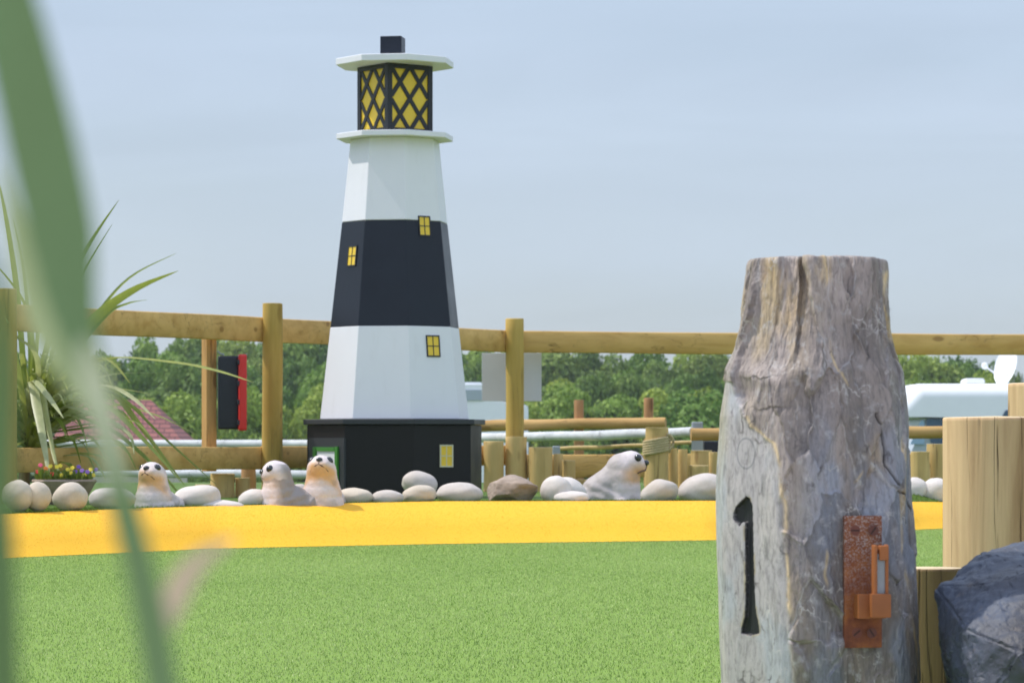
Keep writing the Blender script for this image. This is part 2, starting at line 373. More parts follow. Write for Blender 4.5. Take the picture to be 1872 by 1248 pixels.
# lantern
SQ = A0 - 22.5
bm = bmesh.new(); add_prism(bm, octa(66 * S, lz(246.5), SQ, 4), octa(66 * S, lz(123), SQ, 4)); lan = obj('lantern', bm, M['yellow'], lh, smooth=False)
bm = bmesh.new(); side = 70 * S * math.sqrt(2); half = side / 2; zb_, zt_ = lz(246.3), lz(123.2)
for k in range(4):
    an = R_(SQ + 45 + 90 * k); nrm = Vector((math.sin(an), -math.cos(an), 0)); tan = Vector((math.cos(an), math.sin(an), 0))
    rot = Matrix((tan, nrm, Vector((0, 0, 1)))).transposed(); base = Vector((LC.x, LC.y, 0)) + nrm * (half - 0.006)
    zc_ = (zb_ + zt_) / 2; hh = zt_ - zb_; mg = 0.028
    for sgn in (-1, 1): add_box(bm, base + tan * sgn * (half - mg / 2) + Vector((0, 0, zc_)), (mg, 0.014, hh), rot, 0.001, 1)
    for zz in (zb_ + 0.010, zt_ - 0.012): add_box(bm, base + nrm * .001 + Vector((0, 0, zz)), (side - 2 * mg, 0.013, 0.022), rot)
    hw, hv, pw, pv = half - mg, hh / 2 - .021, 0.119, 0.164
    q = 0
    for fam in (-1, 1):
        for kk in (-1, 0, 1):
            # line u/pw + fam*v/pv = kk clipped
            pts = []
            for vv in (-hv, hv):
                u = (kk - fam * vv / pv) * pw
                if abs(u) <= hw: pts.append((u, vv))
            for uu in (-hw, hw):
                vv = (kk - uu / pw) * pv * fam
                if abs(vv) <= hv: pts.append((uu, vv))
            if len(pts) < 2: continue
            a, b = pts[0], pts[-1]
            for p_ in pts:
                if math.dist(p_, a) > math.dist(b, a): b = p_
            d = Vector((b[0] - a[0], b[1] - a[1])); L = d.length
            if L < .03: continue
            cu, cv = (a[0] + b[0]) / 2, (a[1] + b[1]) / 2; th = math.atan2(d.y, d.x)
            r2 = rot @ Matrix.Rotation(-th, 3, 'Y'); q += 1
            add_box(bm, base + nrm * (-.001 - .0006 * fam) + tan * cu + Vector((0, 0, zc_ + cv)), (L + .006, 0.010, 0.0215), r2)
obj('lattice_frame', bm, M['bar'], lan, smooth=False)
bm = bmesh.new(); c = Vector((LC.x - 4 * S, LC.y, (lz(68.5) + lz(110)) / 2)); add_box(bm, c, (39.5 * S, 39.5 * S, lz(68.5) - lz(110)), Matrix.Rotation(R_(-SQ - 0) * -1, 3, 'Z'), 0.003, 1)
obj('roof_cap', bm, M['dark'], lh, smooth=False)

def face_frame(k, py, px, Rf, slope):
    """frame on tower face k (its mid angle), radius function Rf(py) in px"""
    an = R_(A0 - 22.5 + 45 * k); n_ = Vector((math.sin(an), -math.cos(an), 0)); t_ = Vector((math.cos(an), math.sin(an), 0))
    ap = Rf(py) * S * math.cos(R_(22.5)); b = Vector((LC.x, LC.y, 0)) + n_ * ap; kx = (px - CX) / F
    u = (kx * b.y - b.x) / (t_.x - kx * t_.y)
    D = b.y + u * t_.y; z = CZ - (py - HY) * D / F
    p = b + t_ * u; p.z = z
    up = Vector((0, 0, 1)) - n_ * slope; up.normalize(); nn = t_.cross(up); nn = nn if nn.dot(n_) > 0 else -nn
    return p, t_, nn.normalized(), up
def window(k, x0, x1, y0, y1, Rf, slope, frame, pane, par, bars=True, skew=0.0):
    cx_, cy_ = (x0 + x1) / 2, (y0 + y1) / 2
    p, t_, n_, up = face_frame(k, cy_, cx_, Rf, slope); an = R_(A0 - 22.5 + 45 * k)
    w = (x1 - x0) * S / max(.3, math.cos(an)); h = (y1 - y0) * S
    rot = Matrix((t_, n_, up)).transposed()
    bm = bmesh.new(); fw = 0.0065
    for s_ in (-1, 1):
        add_box(bm, p + t_ * s_ * (w / 2 - fw / 2) + n_ * .002, (fw, .008, h), rot)
        add_box(bm, p + up * s_ * (h / 2 - fw / 2) + n_ * .0022, (w - 2 * fw + .001, .008, fw), rot)
    if bars:
        add_box(bm, p + n_ * .002, (.0045, .0066, h - 2 * fw), rot); add_box(bm, p + n_ * .0016, (w - 2 * fw, .0066, .0045), rot)
    f = obj('window', bm, frame, par, smooth=False)
    bm = bmesh.new(); add_box(bm, p + n_ * .0005, (w - fw, .006, h - fw), rot); obj('pane', bm, pane, f, smooth=False); return f
Rf = lambda py: float(np.interp(py, [257, 408, 599, 766], [82.5, 98.5, 120, 139]))
sl = (139 - 82.5) / (766 - 250) * math.cos(R_(22.5))
window(1, 765, 786, 395, 432, Rf, sl, M['bar'], M['yellow'], lh)
window(-1, 636, 653, 449, 487, Rf, sl, M['bar'], M['yellow'], lh)
window(1, 779.5, 803, 613, 652, Rf, sl, M['bar'], M['yellow'], lh)
fr_w = m_paint('cream_frame', (0.62, 0.58, 0.42), 0.5)
Rb = lambda py: 163.0
window(1, 804, 827, 813, 853, Rb, 0, fr_w, M['yellow'], lh)
# porch board and door
def facebox(bm, k, x0, x1, y0, y1, off, thick, bev=0):
    p, t_, n_, up = face_frame(k, (y0 + y1) / 2, (x0 + x1) / 2, Rb, 0); an = R_(A0 - 22.5 + 45 * k)
    w = (x1 - x0) * S / math.cos(an); h = (y1 - y0) * S
    add_box(bm, p + n_ * (off + thick / 2 - .001), (w, thick, h), Matrix((t_, n_, up)).transposed(), bev, 1)
bm = bmesh.new(); facebox(bm, -1, 565, 634, 801, 922, 0, .012); surr = obj('door_surround', bm, M['charcoal'], lh, smooth=False)
bm = bmesh.new()
facebox(bm, -1, 578, 583.5, 817, 922, .011, .012); facebox(bm, -1, 618, 623, 817, 922, .011, .012); facebox(bm, -1, 583.5, 618, 817, 824, .011, .0118)
obj('door_frame', bm, M['green'], surr, smooth=False)
bm = bmesh.new(); facebox(bm, -1, 583.5, 618, 824.3, 922, .011, .006); dr = obj('door', bm, M['white'], lh, smooth=False)
bm = bmesh.new(); facebox(bm, -1, 595, 607, 838, 852, .0165, .004); obj('pane', bm, M['yellow'], dr, smooth=False)

# ------------------------------------------------------------------ timber fence
def logpost(name, px, py_top, D, wpx, mat, zb=None, parent=None, seed=0, chamfer=0.12, lean=0.0, seg=26):
    top = P(px, py_top, D); r = wpx * D / F / 2; zb = BZ - .03 if zb is None else zb
    z1 = top.z; n = 14; bm = bmesh.new(); pts = []; rad = []
    for i in range(n + 1):
        f = i / n; z = zb + (z1 - r * chamfer - zb) * f
        pts.append((top.x + lean * (z - z1) + .02 * r * math.sin(seed + f * 4), D + .02 * r * math.cos(seed * 2 + f * 3), z)); rad.append(r * (1.02 - .03 * f + .012 * math.sin(seed * 3 + f * 9)))
    pts.append((top.x, D, z1 - r * chamfer * .25)); rad.append(r * (1 - chamfer * .35))
    pts.append((top.x, D, z1)); rad.append(r * (1 - chamfer))
    add_tube(bm, pts, rad, seg, wob=0.012, seed=seed, axis=(0, 0, 1))
    return obj(name, bm, mat, parent, ang=40)
fence = empty('timber_fence', (P(941, 800, 18).x, 18.0, BZ), 'long tan post and rail timber fence running behind the lighthouse', 'fence')
FP = [(-480, 14.4 - 1.35), (10, 14.4), (498, 16.1), (941, 18.0), (1520, 18.4), (2100, 18.9)]
for i, (px, D) in enumerate(FP):
    topz = 1.156 + (0.006 if i == 2 else 0); py = HY - (topz - CZ) * F / D
    logpost('post', px, py, D, 0.105 * F / D, M['post'], parent=fence, seed=i * 1.7 + 1)
def rail_board(px0, D0, px1, D1, ztop, h, th, back, n=16, seed=0, sag=0.0):
    a = prow(px0, D0, ztop - h / 2); b = prow(px1, D1, ztop - h / 2); d = (b - a); dn = d.normalized(); nb = Vector((-dn.y, dn.x, 0))
    if nb.y < 0: nb = -nb
    bm = bmesh.new(); rings = []
    for i in range(n + 1):
        f = i / n; c = a + d * f + nb * back + Vector((0, 0, sag * math.sin(math.pi * f) + .0015 * math.sin(seed + 7 * f)))
        hh = h / 2 * (1 + .012 * math.sin(seed * 2 + 11 * f)); t2 = th / 2; bv = .006
        prof = [(-t2, -hh + bv), (-t2 + bv, -hh), (t2 - bv, -hh), (t2, -hh + bv), (t2, hh - bv), (t2 - bv, hh), (-t2 + bv, hh), (-t2, hh - bv)]
        rings.append([bm.verts.new(c + nb * u + Vector((0, 0, v))) for u, v in prof])
    for i in range(n):
        for k in range(8): bm.faces.new((rings[i][k], rings[i][(k + 1) % 8], rings[i + 1][(k + 1) % 8], rings[i + 1][k]))
    bm.faces.new(rings[0]); bm.faces.new(rings[-1][::-1])
    return bm
for i in range(5):
    (p0, D0), (p1, D1) = FP[i], FP[i + 1]
    bm = rail_board(p0, D0, p1, D1, 1.089 - .004 * (i == 3), 0.124, 0.05, 0.062, seed=i * 2.3)
    obj('rail', bm, M['rail'], fence, ang=50)
    zt = 0.425 if i < 3 else 0.375
    bm = rail_board(p0, D0, p1, D1, zt, 0.115 if i < 3 else .135, 0.045, 0.062, seed=i * 3.1 + 1)
    obj('lower_rail', bm, M['rail'], fence, ang=50)
# square upright between rails with the safety box
sq_c = P(383, 800, 15.95)
bm = bmesh.new(); add_box(bm, Vector((sq_c.x, 15.93, (.30 + .99) / 2)), (0.058, 0.058, 0.69), Matrix.Rotation(R_(33), 3, 'Z'), .003, 1)
obj('upright', bm, M['square'], fence, smooth=False)
DB = 15.9; c = P(421, 717.5, DB); q = DB / F
box = empty('safety_box', (P(421, 787, DB)), 'black box with a red rim hung beside the square upright of the fence', 'box')
bm = bmesh.new(); rot = Matrix.Rotation(R_(8), 3, 'Z')
add_box(bm, P(417.5, 717.5, DB), (38 * q, 0.09, 134 * q), rot, .012, 3)
obj('box_body', bm, M['navy'], box, ang=50)
bm = bmesh.new(); add_box(bm, P(442.5, 717.5, DB - .012), (15 * q, 0.15, 139 * q), rot, .014, 3)
rim = obj('rim', bm, M['red'], box, ang=50)
for yy in (662, 700, 735, 772):
    bm = bmesh.new(); add_box(bm, P(436.5, yy, DB - .078), (6 * q, .02, 9 * q), rot, .002, 1); obj('catch', bm, M['navy'], box, smooth=False)
bm = bmesh.new(); add_tube(bm, [P(398, 641, DB), P(402, 646, DB), P(410, 648, DB)], [.004] * 3, 8); obj('bracket', bm, M['metal'], box)
# sign back on the fence post
bm = bmesh.new(); a, b = P(881, 645, 18.25), P(990, 733, 18.25); add_box(bm, (a + b) / 2, (b.x - a.x, .006, a.z - b.z), Matrix.Rotation(R_(2), 3, 'Z'), .001, 1)
tag(obj('sign_panel', bm, M['sign'], smooth=False), 'pale grey back of a rectangular sign fixed behind the fence post right of the lighthouse', 'sign')

# ------------------------------------------------------------------ short log palisade, one thing each
def log(px0, px1, py, D, label, mat='log', seed=0, name='log_post', zb=None):
    o = logpost(name, (px0 + px1) / 2, py, D, px1 - px0, M[mat], seed=seed, chamfer=.06, zb=zb)
    return tag(o, label, 'log post', 'upright logs of the palisade')
L_ = [
 (884, 921, 806, 17.75, 'short upright log touching the right side of the lighthouse base'),
 (924, 964, 798, 17.8, 'short upright log standing right in front of the fence post that carries the sign'),
 (966, 1010, 817, 17.75, 'wide short upright log just right of the log below the sign'),
 (1012, 1029, 829, 18.0, 'thin upright log behind the brown rock, right of the wide log'),
 (1026, 1052, 841, 17.9, 'low upright log behind the white cobbles right of the brown rock'),
 (1221, 1239, 819, 17.6, 'slim upright log touching the right side of the rope bound post'),
 (1239.5, 1257, 821, 17.65, 'slim upright log second to the right of the rope bound post'),
 (1258, 1295, 850, 17.5, 'lowest broad upright log behind the cobbles next to the numbered post'),
 (1262, 1302, 823, 17.8, 'broad taller log behind the lowest broad log beside the numbered post'),
 (1296, 1313, 826, 17.55, 'slim upright log half hidden by the left edge of the numbered post'),
 (1664, 1700, 825, 17.6, 'short upright log touching the right edge of the numbered post above the cobbles'),
 (1694, 1732, 811, 17.7, 'taller upright log between the numbered post and the big split log'),
 (384, 429, 865, 16.0, 'thick short upright log between the two left seals behind the hollow cobble'),
 (430, 457, 873, 16.05, 'short upright log directly left of the grey seal'),
 (441, 468, 853, 16.6, 'reddish log top poking up behind the nose of the grey seal'),
 (357, 386, 885, 15.9, 'lowest upright log behind the hollow cobble right of the leftmost seal'),
 (1053, 1076, 876, 17.9, 'very low log stub behind the white cobbles left of the large seal'),
 (1076, 1100, 879, 17.85, 'very low log stub touching the back of the large seal'),
]
for i, a in enumerate(L_): log(*a[:4], a[4], seed=i * 1.37, mat='brownpost' if i == 14 else 'log')
# rope bound post
rp = empty('rope_post', P(1200.5, 916, 17.5), 'thick upright log bound with coils of pale rope behind the large seal', 'post')
logpost('post', 1200.5, 781, 17.5, 43, M['log'], parent=rp, seed=4.4, chamfer=.05)
t = NT('rope'); v = t.coord((1, 1, 1)); w = t.node('ShaderNodeTexWave'); w.inputs['Scale'].default_value = 60; t.link(v, w.inputs[0]); t.bump(w.outputs[1], 0.8, .004)
M['rope'] = t.fin(t.mix(t.noise(v, 40), (0.50, 0.38, 0.19), (0.72, 0.60, 0.36)), 0.9, .2)
bm = bmesh.new(); pc = P(1200.5, 800, 17.5); r0 = 43 * 17.5 / F / 2 + .006; pts = []; rr = .0088
for i in range(241):
    f = i / 240; an = f * 2 * math.pi * 6; pts.append((pc.x + r0 * math.cos(an), 17.5 + r0 * math.sin(an), P(0, 829, 17.5).z + f * (27 * 17.5 / F) + .012 * math.cos(an)))
add_tube(bm, pts, [rr] * 241, 8)
pts = [P(1219 + 12 * math.sin(tt), 808 - 14 * math.cos(tt), 17.46) for tt in np.linspace(0, math.pi, 14)]; add_tube(bm, pts, [.008] * 14, 8)
obj('rope', bm, M['rope'], rp)
# round rails further back
def roundrail(bm, pts, r, seg=14, n=24, wob=.02, seed=0):
    P_, Rr = [], []
    for i in range(len(pts) - 1):
        for j in range(n): f = j / n; P_.append(Vector(pts[i]).lerp(Vector(pts[i + 1]), f) + Vector((0, 0, .002 * math.sin(seed + (i * n + j) * .35)))); Rr.append(r * (1 + .04 * math.sin(seed * 2 + (i * n + j) * .22)))
    P_.append(Vector(pts[-1])); Rr.append(r * .95); add_tube(bm, P_, Rr, seg, wob=wob, seed=seed)
bf = empty('round_rail_fence', P(1058, 840, 20), 'brown round rail on two reddish posts beyond the palisade right of the lighthouse', 'fence')
bm = bmesh.new(); roundrail(bm, [P(800, 782, 20.2), P(960, 776, 20.1), P(1217, 772.5, 19.9)], .036, seed=2); obj('rail', bm, M['brownrail'], bf)
for i, (px, py) in enumerate(((1058.5, 731), (1186, 727))): logpost('post', px, py, 20.08, 18, M['brownpost'], parent=bf, seed=i + 7, zb=.1)
wf = empty('white_rail_fence', P(1274, 840, 18.6), 'long weathered white round rail passing low behind the lighthouse', 'fence')
bm = bmesh.new(); roundrail(bm, [P(-100, 809, 28), P(565, 811, 25), P(884, 800, 20.5), P(1100, 795.5, 19.3), P(1266, 789.5, 18.7)], .031, seed=5); obj('rail', bm, M['whitelog'], wf)
bm = bmesh.new(); roundrail(bm, [P(60, 862, 21), P(300, 865, 20.5), P(600, 867, 20)], .028, seed=8); obj('lower_rail', bm, M['whitelog'], wf)
bm = bmesh.new(); add_box(bm, P(1274.5, 815, 18.75), (20 * 18.75 / F, .05, 88 * 18.75 / F), None, .004, 1); obj('metal_post', bm, M['metal'], wf, smooth=False)
bm = bmesh.new(); add_box(bm, P(1017, 838, 18.9), (14 * 18.9 / F, .04, 46 * 18.9 / F), None, .004, 1); obj('metal_post', bm, M['metal'], wf, smooth=False)
bm = bmesh.new(); roundrail(bm, [P(1263, 793.5, 18.3), P(1500, 791, 18.35), P(1760, 789, 18.4)], .037, seed=3); tag(obj('round_rail', bm, M['brownrail']), 'thick brown round rail passing behind the numbered post', 'rail')
bm = bmesh.new(); roundrail(bm, [P(1020, 820, 19.4), P(1150, 815, 19.3), P(1270, 808, 19.2)], .013, seed=6, wob=.01)
tag(obj('thin_rail', bm, M['log']), 'thin pale straight rail just under the white round rail', 'rail')
bm = bmesh.new(); a, b = P(1285, 806, 19.0), P(1330, 826, 19.0); add_box(bm, (a + b) / 2 - Vector((0, 0, .12)), (b.x - a.x, .2, a.z - b.z + .24), None, .01, 2)
tag(obj('dark_crate', bm, M['navy']), 'dark box behind the logs at the left edge of the numbered post', 'box')
bm = bmesh.new(); add_box(bm, P(1400, 832, 17.9) - Vector((0, 0, .05)), (.0, .0, .0) if False else (.02, .02, .3), None, .003, 1); bm.free()

# big fresh logs on the right
def biglog(px0, px1, py, D, label, seed, zb=0.0):
    cxp = (px0 + px1) / 2; top = P(cxp, py, D); r = (px1 - px0) / 2 * D / F; zz0 = zb
    NT_, NZ = 240, 90; th = np.linspace(0, 2 * np.pi, NT_, endpoint=False); V = []
    for j in range(NZ + 4):
        if j <= NZ: z = zz0 + (top.z - .004 - zz0) * j / NZ; rs = 1.0
        else: z = top.z - .004 * (1 - (j - NZ) / 3) + (0.001 if j == NZ + 3 else 0); rs = (1, .985, .96, .0001)[j - NZ]
        x_, y_ = np.cos(th), np.sin(th)
        f = 1 + .018 * fbm(x_ * 1.6 + seed, y_ * 1.6, np.full(NT_, z * 2.0), 3) + .006 * fbm(x_ * 14 + seed, y_ * 14, np.full(NT_, z * 2.5), 3)
        for ca, cw, cd in ((-1.28, .016, .07), (-2.05, .010, .035), (-1.72, .008, .02), (-.9, .01, .03)):
            cc = ca + .05 * math.sin(z * 5 + seed + ca) + .02 * math.sin(z * 23 + ca * 3); f = f - cd * np.exp(-((th - 2 * np.pi - cc + np.pi) % (2 * np.pi) - np.pi) ** 2 / cw ** 2) * (0.5 + 0.5 * math.sin(z * 6 + ca * 5 + seed))
        V.append(np.stack([top.x + r * rs * f * x_, D + r * rs * f * y_, np.full(NT_, z)], 1))
    V = np.concatenate(V); n = NZ + 4
    idx = np.arange(n * NT_).reshape(n, NT_); nx = np.roll(idx, -1, 1)
    Fc = np.stack([idx[:-1], nx[:-1], nx[1:], idx[1:]], -1).reshape(-1, 4)
    me = np_mesh('big_log', V, Fc, 4); o = link_mesh('split_log', me, M['biglog']); return tag(o, label, 'log', 'large fresh logs')
biglog(1724, 1915, 761, 6.0, 'large pale upright log with drying cracks above the dark rock', 1.0)
biglog(1844, 2010, 699, 7.2, 'tallest pale upright log at the right edge behind the cracked log', 5.0)
M['biglog'] = m_wood('shade_toned_log', (.26, .17, .075), (.12, .07, .03), 'Z', 1.1, end=(0.66, 0.52, 0.32))  # log timber with the shade beside the post put into its colour
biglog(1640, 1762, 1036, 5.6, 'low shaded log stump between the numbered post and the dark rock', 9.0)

# ------------------------------------------------------------------ cobbles
def cobble(x0, x1, y0, y1, dD, mat, label, seed, rough=0.10, sub=4, facet=0, tilt=0.0, depth=0.9):
    cx_ = (x0 + x1) / 2; D = kcrest(cx_)[0] + dD; rx = (x1 - x0) / 2 * D / F; rz = (y1 - y0) / 2 * D / F; ry = min(rx, rz * 1.6) * depth
    D += ry; rx = (x1 - x0) / 2 * D / F; rz = (y1 - y0) / 2 * D / F; c = P(cx_, (y0 + y1) / 2, D)
    bm = bmesh.new(); bmesh.ops.create_icosphere(bm, subdivisions=sub, radius=1)
    co = np.array([v.co[:] for v in bm.verts]); r = 1 + rough * fbm(co[:, 0] * 1.1 + seed * 7, co[:, 1] * 1.1, co[:, 2] * 1.1, 2, seed) + rough * .18 * fbm(co[:, 0] * 4 + seed, co[:, 1] * 4, co[:, 2] * 4, 3, seed + 3)
    co = co * r[:, None]
    if facet:
        rr_ = random.Random(seed)
        for _ in range(facet):
            nrm = np.array([rr_.gauss(0, 1), rr_.gauss(0, 1), rr_.gauss(0, .8)]); nrm /= np.linalg.norm(nrm); d = rr_.uniform(.72, .9)
            e = co @ nrm - d; co = co - np.clip(e, 0, None)[:, None] * nrm * .9
        co = co * (1 + .05 * fbm(co[:, 0] * 5, co[:, 1] * 5, co[:, 2] * 5, 4, seed))[:, None]
    co[:, 0] /= (co[:, 0].max() - co[:, 0].min()) / 2; co[:, 2] /= (co[:, 2].max() - co[:, 2].min()) / 2
    co[:, 0] -= (co[:, 0].max() + co[:, 0].min()) / 2; co[:, 2] -= (co[:, 2].max() + co[:, 2].min()) / 2
    ct, st_ = math.cos(tilt), math.sin(tilt)
    x, z = co[:, 0] * rx, co[:, 2] * rz
    co = np.stack([c.x + x * ct - z * st_, c.y + co[:, 1] * ry, c.z + x * st_ + z * ct], 1)
    for v, p in zip(bm.verts, co): v.co = p
    return tag(obj('cobble' if not facet else 'rock', bm, M[mat], ang=180 if not facet else 60), label, 'cobble' if not facet else 'rock', 'cobbles along the yellow kerb')
CB = [
 (2, 60, 876, 936, .06, 'stone_cream', 'cream cobble at the far left end of the row'),
 (42, 94, 880, 934, .02, 'stone_cream', 'rounded beige cobble second from the left end of the row'),
 (95, 161, 881, 935, .02, 'stone_cream', 'egg shaped beige cobble in front of the flower bowl'),
 (162, 248, 891, 934, .03, 'stone_grey', 'wide grey cobble touching the left side of the leftmost seal'),
 (315, 404, 887, 934, .12, 'stone_white', 'large pale cobble with a hollow, right of the leftmost seal'),
 (345, 446, 913, 938, .02, 'stone_white', 'low flat pale cobble under the hollow cobble'),
 (435, 492, 893, 930, .06, 'stone_white', 'pale rounded cobble touching the left side of the grey seal'),
 (528, 566, 884, 925, .25, 'stone_grey', 'small cobble wedged between the two middle seals'),
 (612, 683, 891, 926, .10, 'stone_cream', 'cream cobble right behind the seal in front of the lighthouse door'),
 (678, 738, 895, 926, .05, 'stone_grey', 'low grey cobble in front of the middle of the lighthouse base'),
 (734, 799, 861, 910, .32, 'stone_grey', 'highest cobble, resting behind another in front of the lighthouse base'),
 (735, 798, 886, 925, .03, 'stone_cream', 'cobble in front of and below the highest one'),
 (797, 883, 881, 925, .06, 'stone_grey', 'wide smooth grey cobble in front of the lower lighthouse window'),
 (987, 1046, 869, 925, .10, 'stone_white', 'white cobble touching the right side of the brown rock'),
 (1004, 1073, 872, 920, .20, 'stone_white', 'white sloping cobble behind the low white one'),
 (1012, 1078, 897, 925, .02, 'stone_white', 'low white cobble touching the large seal'),
 (1170, 1241, 875, 925, .05, 'stone_grey', 'pale cobble just right of the large seal, under the rope bound post'),
 (1238, 1334, 865, 926, .08, 'stone_grey', 'big pale cobble touching the left edge of the numbered post'),
 (1648, 1697, 872, 922, .25, 'stone_white', 'white cobble touching the right edge of the numbered post'),
 (1683, 1742, 873, 924, .06, 'stone_white', 'white cobble half hidden behind the cracked pale log'),
]
for i, a in enumerate(CB): cobble(*a, seed=i + 3, tilt=(-.12, .1, .15, 0, .12, 0, .2, 0, 0, .03, -.35, .05, 0, .1, -.35, 0, .25, .15, -.2, 0)[i])
cobble(890, 984, 867, 930, .06, 'stone_brown', 'craggy brown rock between the lighthouse and the white cobbles', 41, .30, 5, 9)

# ------------------------------------------------------------------ seals
def build_seal(px, D, sc, yaw, pitch, label, greyness, zoff=0.0, sleek=False):
    """yaw from the direction towards the viewer, plus is right; pitch lifts the nose"""
    root_loc = prow(px, D, BZ + zoff)
    f0 = Vector((math.sin(yaw), -math.cos(yaw), 0)); s0 = Vector((math.cos(yaw), math.sin(yaw), 0)); U = Vector((0, 0, 1))
    root = empty('seal_statue', root_loc, label, 'seal statue', 'seal statues among the cobbles')
    H = f0 * (.026 if sleek else .012) + U * .132; fh = f0 * math.cos(pitch) + U * math.sin(pitch); uh = U * math.cos(pitch) - f0 * math.sin(pitch)
    L = lambda a, b, c: f0 * a + s0 * b + U * c
    Hd = lambda a, b, c: H + fh * a + s0 * b + uh * c
    sph = [(L(0, 0, .0), .078), (L(.004, 0, .04), .072), (L(.006, 0, .075), .063), (L(.008, 0, .105), .057), (H, .055), (Hd(.012, 0, .004), .052), (Hd(.03, 0, -.004), .040),
           (Hd(.046, .014, -.008), .024), (Hd(.046, -.014, -.008), .024), (Hd(.044, 0, -.020), .020), (Hd(.048, 0, .004), .020),
           (L(-.06, 0, .005), .078), (L(-.12, 0, -.01), .072), (L(-.18, 0, -.025), .058), (L(-.24, 0, -.03), .040), (L(-.29, 0, -.03), .028)]
    if sleek: sph[:4] = [(L(0, 0, .0), .078), (L(0, 0, .04), .075), (L(0, 0, .08), .073), (L(.004, 0, .115), .066)]; sph[8:9] = []; sph += [(L(-.03, 0, .08), .060), (L(-.055, 0, .05), .068), (L(-.085, 0, .03), .068)]
    bm = bmesh.new()
    for q9, (c, r) in enumerate(sph): bmesh.ops.create_icosphere(bm, subdivisions=3, radius=r * sc * (1.0 if sleek else 1.14 if q9 < 6 else 1.05), matrix=Matrix.Translation(root_loc + c * sc))
    for sg_ in (-1, 1):
        for q_ in range(5):
            c = L(.01 - .012 * q_, sg_ * (.065 + .012 * q_), -.01 - .008 * q_)
            bmesh.ops.create_icosphere(bm, subdivisions=2, radius=(.024 - .002 * q_) * sc, matrix=Matrix.Translation(root_loc + c * sc))
    me = bpy.data.meshes.new('tmp'); bm.to_mesh(me); bm.free(); tmp = bpy.data.objects.new('tmp', me); col.objects.link(tmp)
    md = tmp.modifiers.new('r', 'REMESH'); md.mode = 'VOXEL'; md.voxel_size = .0042 * sc
    m2 = tmp.modifiers.new('s', 'SMOOTH'); m2.factor = .5; m2.iterations = 26 if sleek else 9
    dg = bpy.context.evaluated_depsgraph_get(); me2 = bpy.data.meshes.new_from_object(tmp.evaluated_get(dg)); bpy.data.objects.remove(tmp)
    n = len(me2.vertices); co = np.empty(n * 3, np.float32); me2.vertices.foreach_get('co', co); co = co.reshape(-1, 3)
    rel = (co - np.array(root_loc)) / sc
    # carved skin folds on the neck and back
    fr = rel @ np.array(f0); ur = rel[:, 2]; sr = rel @ np.array(s0)
    fold = np.sin((ur * 140 + fr * 60) + 3 * fbm(rel[:, 0] * 20, rel[:, 1] * 20, rel[:, 2] * 20, 2, 5)) * np.clip(1 - np.abs(ur - .03) / .06, 0, 1) * np.clip(.02 - fr, 0, .05) / .05
    nv = np.empty(n * 3, np.float32); me2.vertices.foreach_get('normal', nv); nv = nv.reshape(-1, 3)
    co2 = co + nv * ((fold * .0022 + .0012 * fbm(rel[:, 0] * 60, rel[:, 1] * 60, rel[:, 2] * 60, 3, 2)) * sc)[:, None]
    me2.vertices.foreach_set('co', co2.ravel())
    hr = rel - np.array(H); hf = hr @ np.array(fh); hu = hr @ np.array(uh)
    ca = me2.color_attributes.new('paint', 'FLOAT_COLOR', 'POINT'); C = np.ones((n, 4), np.float32)
    nz = fbm(rel[:, 0] * 22, rel[:, 1] * 22, rel[:, 2] * 22, 3, 9)
    white = np.array([.74, .64, .64]); grey = np.array([.50, .44, .42]) * (1 - greyness * .35); peach = np.array([.74, .40, .15]); dark_ = np.array([.26, .22, .20])
    back = np.clip((.008 - fr + .25 * (ur - .10)) / .035 + .35 * nz + (1.3 * (greyness > .9)) * (ur < .115 + .02 * nz), 0, 1)[:, None] * (ur < .18)[:, None]
    c = white * (1 - back) + grey * back
    th = (np.clip(1.25 * np.exp(-((hu + .040 + .014 * nz) / .030) ** 2), 0, 1) / (1 + np.exp(-(fr - .015) / .012)))[:, None]
    c = c * (1 - th * .95 * (1 - .6 * (greyness > .9))) + peach * th * .95 * (1 - .6 * (greyness > .9))
    mo = (np.clip((nz - .25) * 3, 0, 1) * .35)[:, None]; c = c * (1 - mo) + dark_ * mo
    C[:, :3] = c; ca.data.foreach_set('color', C.ravel())
    me2.materials.clear(); body = link_mesh('body', me2, M['seal'], root, origin=root_loc)
    me2.polygons.foreach_set('use_smooth', np.ones(len(me2.polygons), bool))
    W = lambda v: root_loc + v * sc
    for sg_ in (-1, 1):
        bm = bmesh.new(); bmesh.ops.create_uvsphere(bm, u_segments=16, v_segments=10, radius=(.0145 if sleek else .0185) * sc, matrix=Matrix.Translation(W(Hd(.042, sg_ * (.036 if sleek else .033), .026 if sleek else .021))))
        obj('eye', bm, M['eye'], body)
    bm = bmesh.new(); bmesh.ops.create_uvsphere(bm, u_segments=16, v_segments=10, radius=.0145 * sc, matrix=Matrix.Translation(W(Hd(.067, 0, .005))) @ Matrix.Diagonal((1, 1, .8, 1)))
    obj('nose', bm, M['eye'], body)
    bm = bmesh.new()
    add_tube(bm, [W(Hd(.0690, 0, 0.0)), W(Hd(.0685, 0, -.012)), W(Hd(.066, 0, -.018))], [.0034 * sc] * 3, 6)
    for sg_ in (-1, 1):
        add_tube(bm, [W(Hd(.066, 0, -.018)), W(Hd(.063, sg_ * .013, -.0235)), W(Hd(.052, sg_ * .026, -.026)), W(Hd(.037, sg_ * .037, -.032))], [.0036 * sc, .0036 * sc, .0034 * sc, .0022 * sc], 6)
    obj('mouth', bm, M['mouth'], body)
    return root
t = NT('seal_paint'); a = t.attr('paint'); v = t.coord(); n_ = t.noise(v, 120, 4, .7); t.bump(n_, .4, .003)
